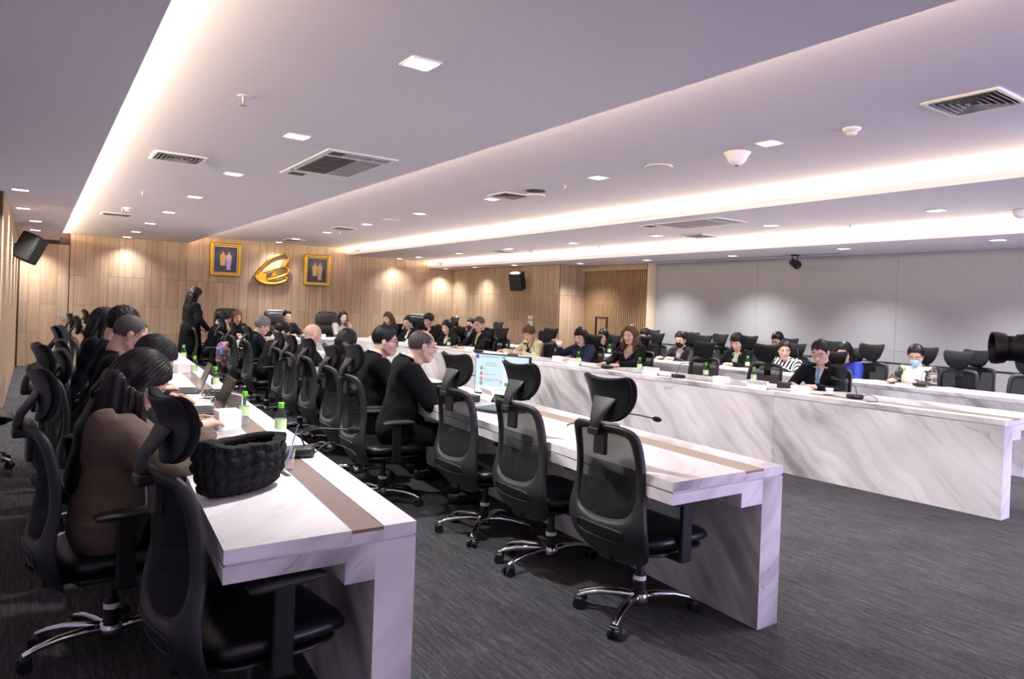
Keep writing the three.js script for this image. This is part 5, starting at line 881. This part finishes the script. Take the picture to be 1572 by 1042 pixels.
// monitor on the middle desk
{
  const t = thing('monitor', 'desk monitor showing a pale slide on the middle desk', 'monitor', [3.08, TT, -4.62], -1.245);
  mesh('stand_foot', rbx(-.11, .11, 0, .012, -.11, .03, .005), M.black, t); mesh('stand_neck', rbx(-.025, .025, .01, .2, -.05, -.03, .006), M.black, t);
  const h = mesh('housing', rbx(-.275, .275, .02, .355, -.03, 0, .008), M.black, t);
  const tx = canvasTex(512, 300, (x, W, H) => {
    x.fillStyle = '#cfe4f2'; x.fillRect(0, 0, W, H); x.fillStyle = '#e9f2f6'; x.fillRect(0, H * .82, W, H * .18); x.fillStyle = '#dceaf3'; x.fillRect(W * .52, 40, W * .46, H * .72); x.fillStyle = '#2a3fc0'; x.fillRect(4, 6, 26, 26); x.fillStyle = '#4fa83a'; x.fillRect(W * .5, 8, 40, 10); x.fillStyle = '#8fb6c9'; x.fillRect(44, 12, 190, 8);
    const line = (px, py, n, c = '#6b7d8c') => { x.fillStyle = c; let q = px; for (let i = 0; i < n; i++) { const w = 5 + hash2(i, py, 3) * 9; x.fillRect(q, py, w, 4); q += w + 3; } };
    line(105, 62, 8); line(95, 80, 10); [['#3a7a34', 108], ['#c22848', 150], ['#c22848', 192], ['#4a6a5a', 226]].forEach(([c, y]) => { x.fillStyle = c; x.beginPath(); x.arc(58, y, 14, 0, 7); x.fill(); x.fillStyle = '#fff'; x.fillRect(52, y - 4, 12, 8); }); line(84, 108, 3); line(84, 150, 9); line(84, 188, 12); line(84, 202, 7); line(300, 110, 9); line(300, 150, 12);
    x.fillStyle = '#d98aa0'; x.fillRect(250, 188, 8, 34); x.fillRect(238, 200, 32, 8); x.fillStyle = '#5aa03a'; x.fillRect(290, 205, 46, 26); line(40, 262, 26, '#a8b6bf');
  });
  mesh('display', new THREE.PlaneGeometry(.53, .31).translate(0, .19, .001), new THREE.MeshStandardMaterial({ color: 0x111111, emissive: 0xffffff, emissiveMap: tx, emissiveIntensity: 0.95, roughness: .4 }), h);
  const l = new THREE.RectAreaLight(0xdcebf5, 0.9, .52, .30); l.position.set(3.08 - .006, TT + .19, -4.62 + .002); l.lookAt(3.08 - .946, TT + .19, -4.62 + .32); l.castShadow = true; scene.add(l);
}
{ const t = thing('portfolio_case', 'black zip portfolio lying beside the empty chairs', 'folder', [2.72, TT, -4.12], .3); mesh('cover', rbx(-.15, .15, 0, .025, -.11, .11, .01), M.leather, t); mesh('zip', rbx(-.152, .152, .01, .014, -.112, .112, .002), M.dark, t); }
{ const t = thing('computer_mouse', 'grey mouse next to the black portfolio', 'mouse', [2.83, TT, -3.98], .4); mesh('shell', pillow(superEll(.03, .052, 2.4, 26), r => .018 * Math.sqrt(1 - r * r * .99), (x, z, y) => V(x, Math.max(.001, y + .012), z), 6), S(0x4a4c50, .5), t); mesh('wheel', cyl(.006, .006, .006, 0, 0, 0, 12).rotateZ(PX).translate(.003, .03, -.02), M.black, t); }
{ const t = thing('smartphone', 'dark phone stand before the balding man', 'phone', [2.78, TT, -4.62], .2); mesh('body', rbx(-.04, .04, 0, .05, -.1, .1, .01), M.plastic, t); mesh('buttons', rbx(-.03, .03, .048, .052, -.06, .06, .001), M.dark, t); }
{ const t = thing('backpack', 'blue and orange patterned bag hanging behind a middle chair', 'bag', [2.42, .44, -11.3], .3); mesh('pack', pillow(superEll(.13, .2, 3.2, 36, 0, .2), r => .08 * Math.sqrt(Math.max(0, 1 - r ** 4)), (x, y, z) => V(x, y, z), 7, [0, .2]), S(0xffffff, .8, { map: leafTex }), t); mesh('strap', tube([[-.06, .38, 0], [-.05, .46, -.02], [.05, .46, -.02], [.06, .38, 0]], .01, 16), M.dark, t); }
// photographer at the right edge
{
  const P0 = V(2.153, 1.445, -.828), Rv = V(.545, 0, .838), yaw = Math.atan2(-Rv.x, -Rv.z);
  const t = thing('camera_with_lens', 'black camera with long lens held at the right frame edge', 'camera', [P0.x, P0.y, P0.z], yaw); t.rotation.z = 0.0;
  const L = (p) => lathe(p, 32).rotateX(-PX); // axis: +z is where the lens points
  mesh('lens_hood', L([[.041, .0], [.043, .0], [.044, .012], [.040, .03], [.036, .03], [.038, .012], [.041, 0]].map(([r, h]) => [r, h])), M.plastic, t); mesh('lens_barrel', merge([L([[0, .028], [.034, .028], [.034, .055], [.0385, .057], [.0385, .115], [.042, .117], [.042, .19], [.036, .193], [0, .193]])]), M.black, t); mesh('zoom_ring', L([[.0385, .066], [.0398, .068], [.0398, .1], [.0385, .102]]), M.dark, t); mesh('front_glass', L([[0, .022], [.03, .026], [.034, .029]]), M.screenOff, t);
  mesh('camera_body', rbx(-.07, .07, -.055, .05, -.275, -.19, .012), M.black, t); mesh('viewfinder', rbx(-.025, .025, .045, .075, -.27, -.2, .01), M.black, t);
  const hc = P0.clone().addScaledVector(Rv, .43); 
  person({ who: 'photographer', label: 'photographer standing just outside the right edge holding the camera', hc: [hc.x, 1.56, hc.z], yaw, stand: true, lean: 0.03, hp: 0.05, skin: SK[1], hair: 'short', top: 0x15161a, near: true, elb: .25, handL: [.005, 1.375, .215], dirL: [0, .12, 1], upL: [.15, -1, 0], tu: 3, handR: [-.13, 1.40, .13], dirR: [.35, .4, .8], upR: [-1, .2, .3], curl: 0.9 });
}

renderer.render(scene, camera);
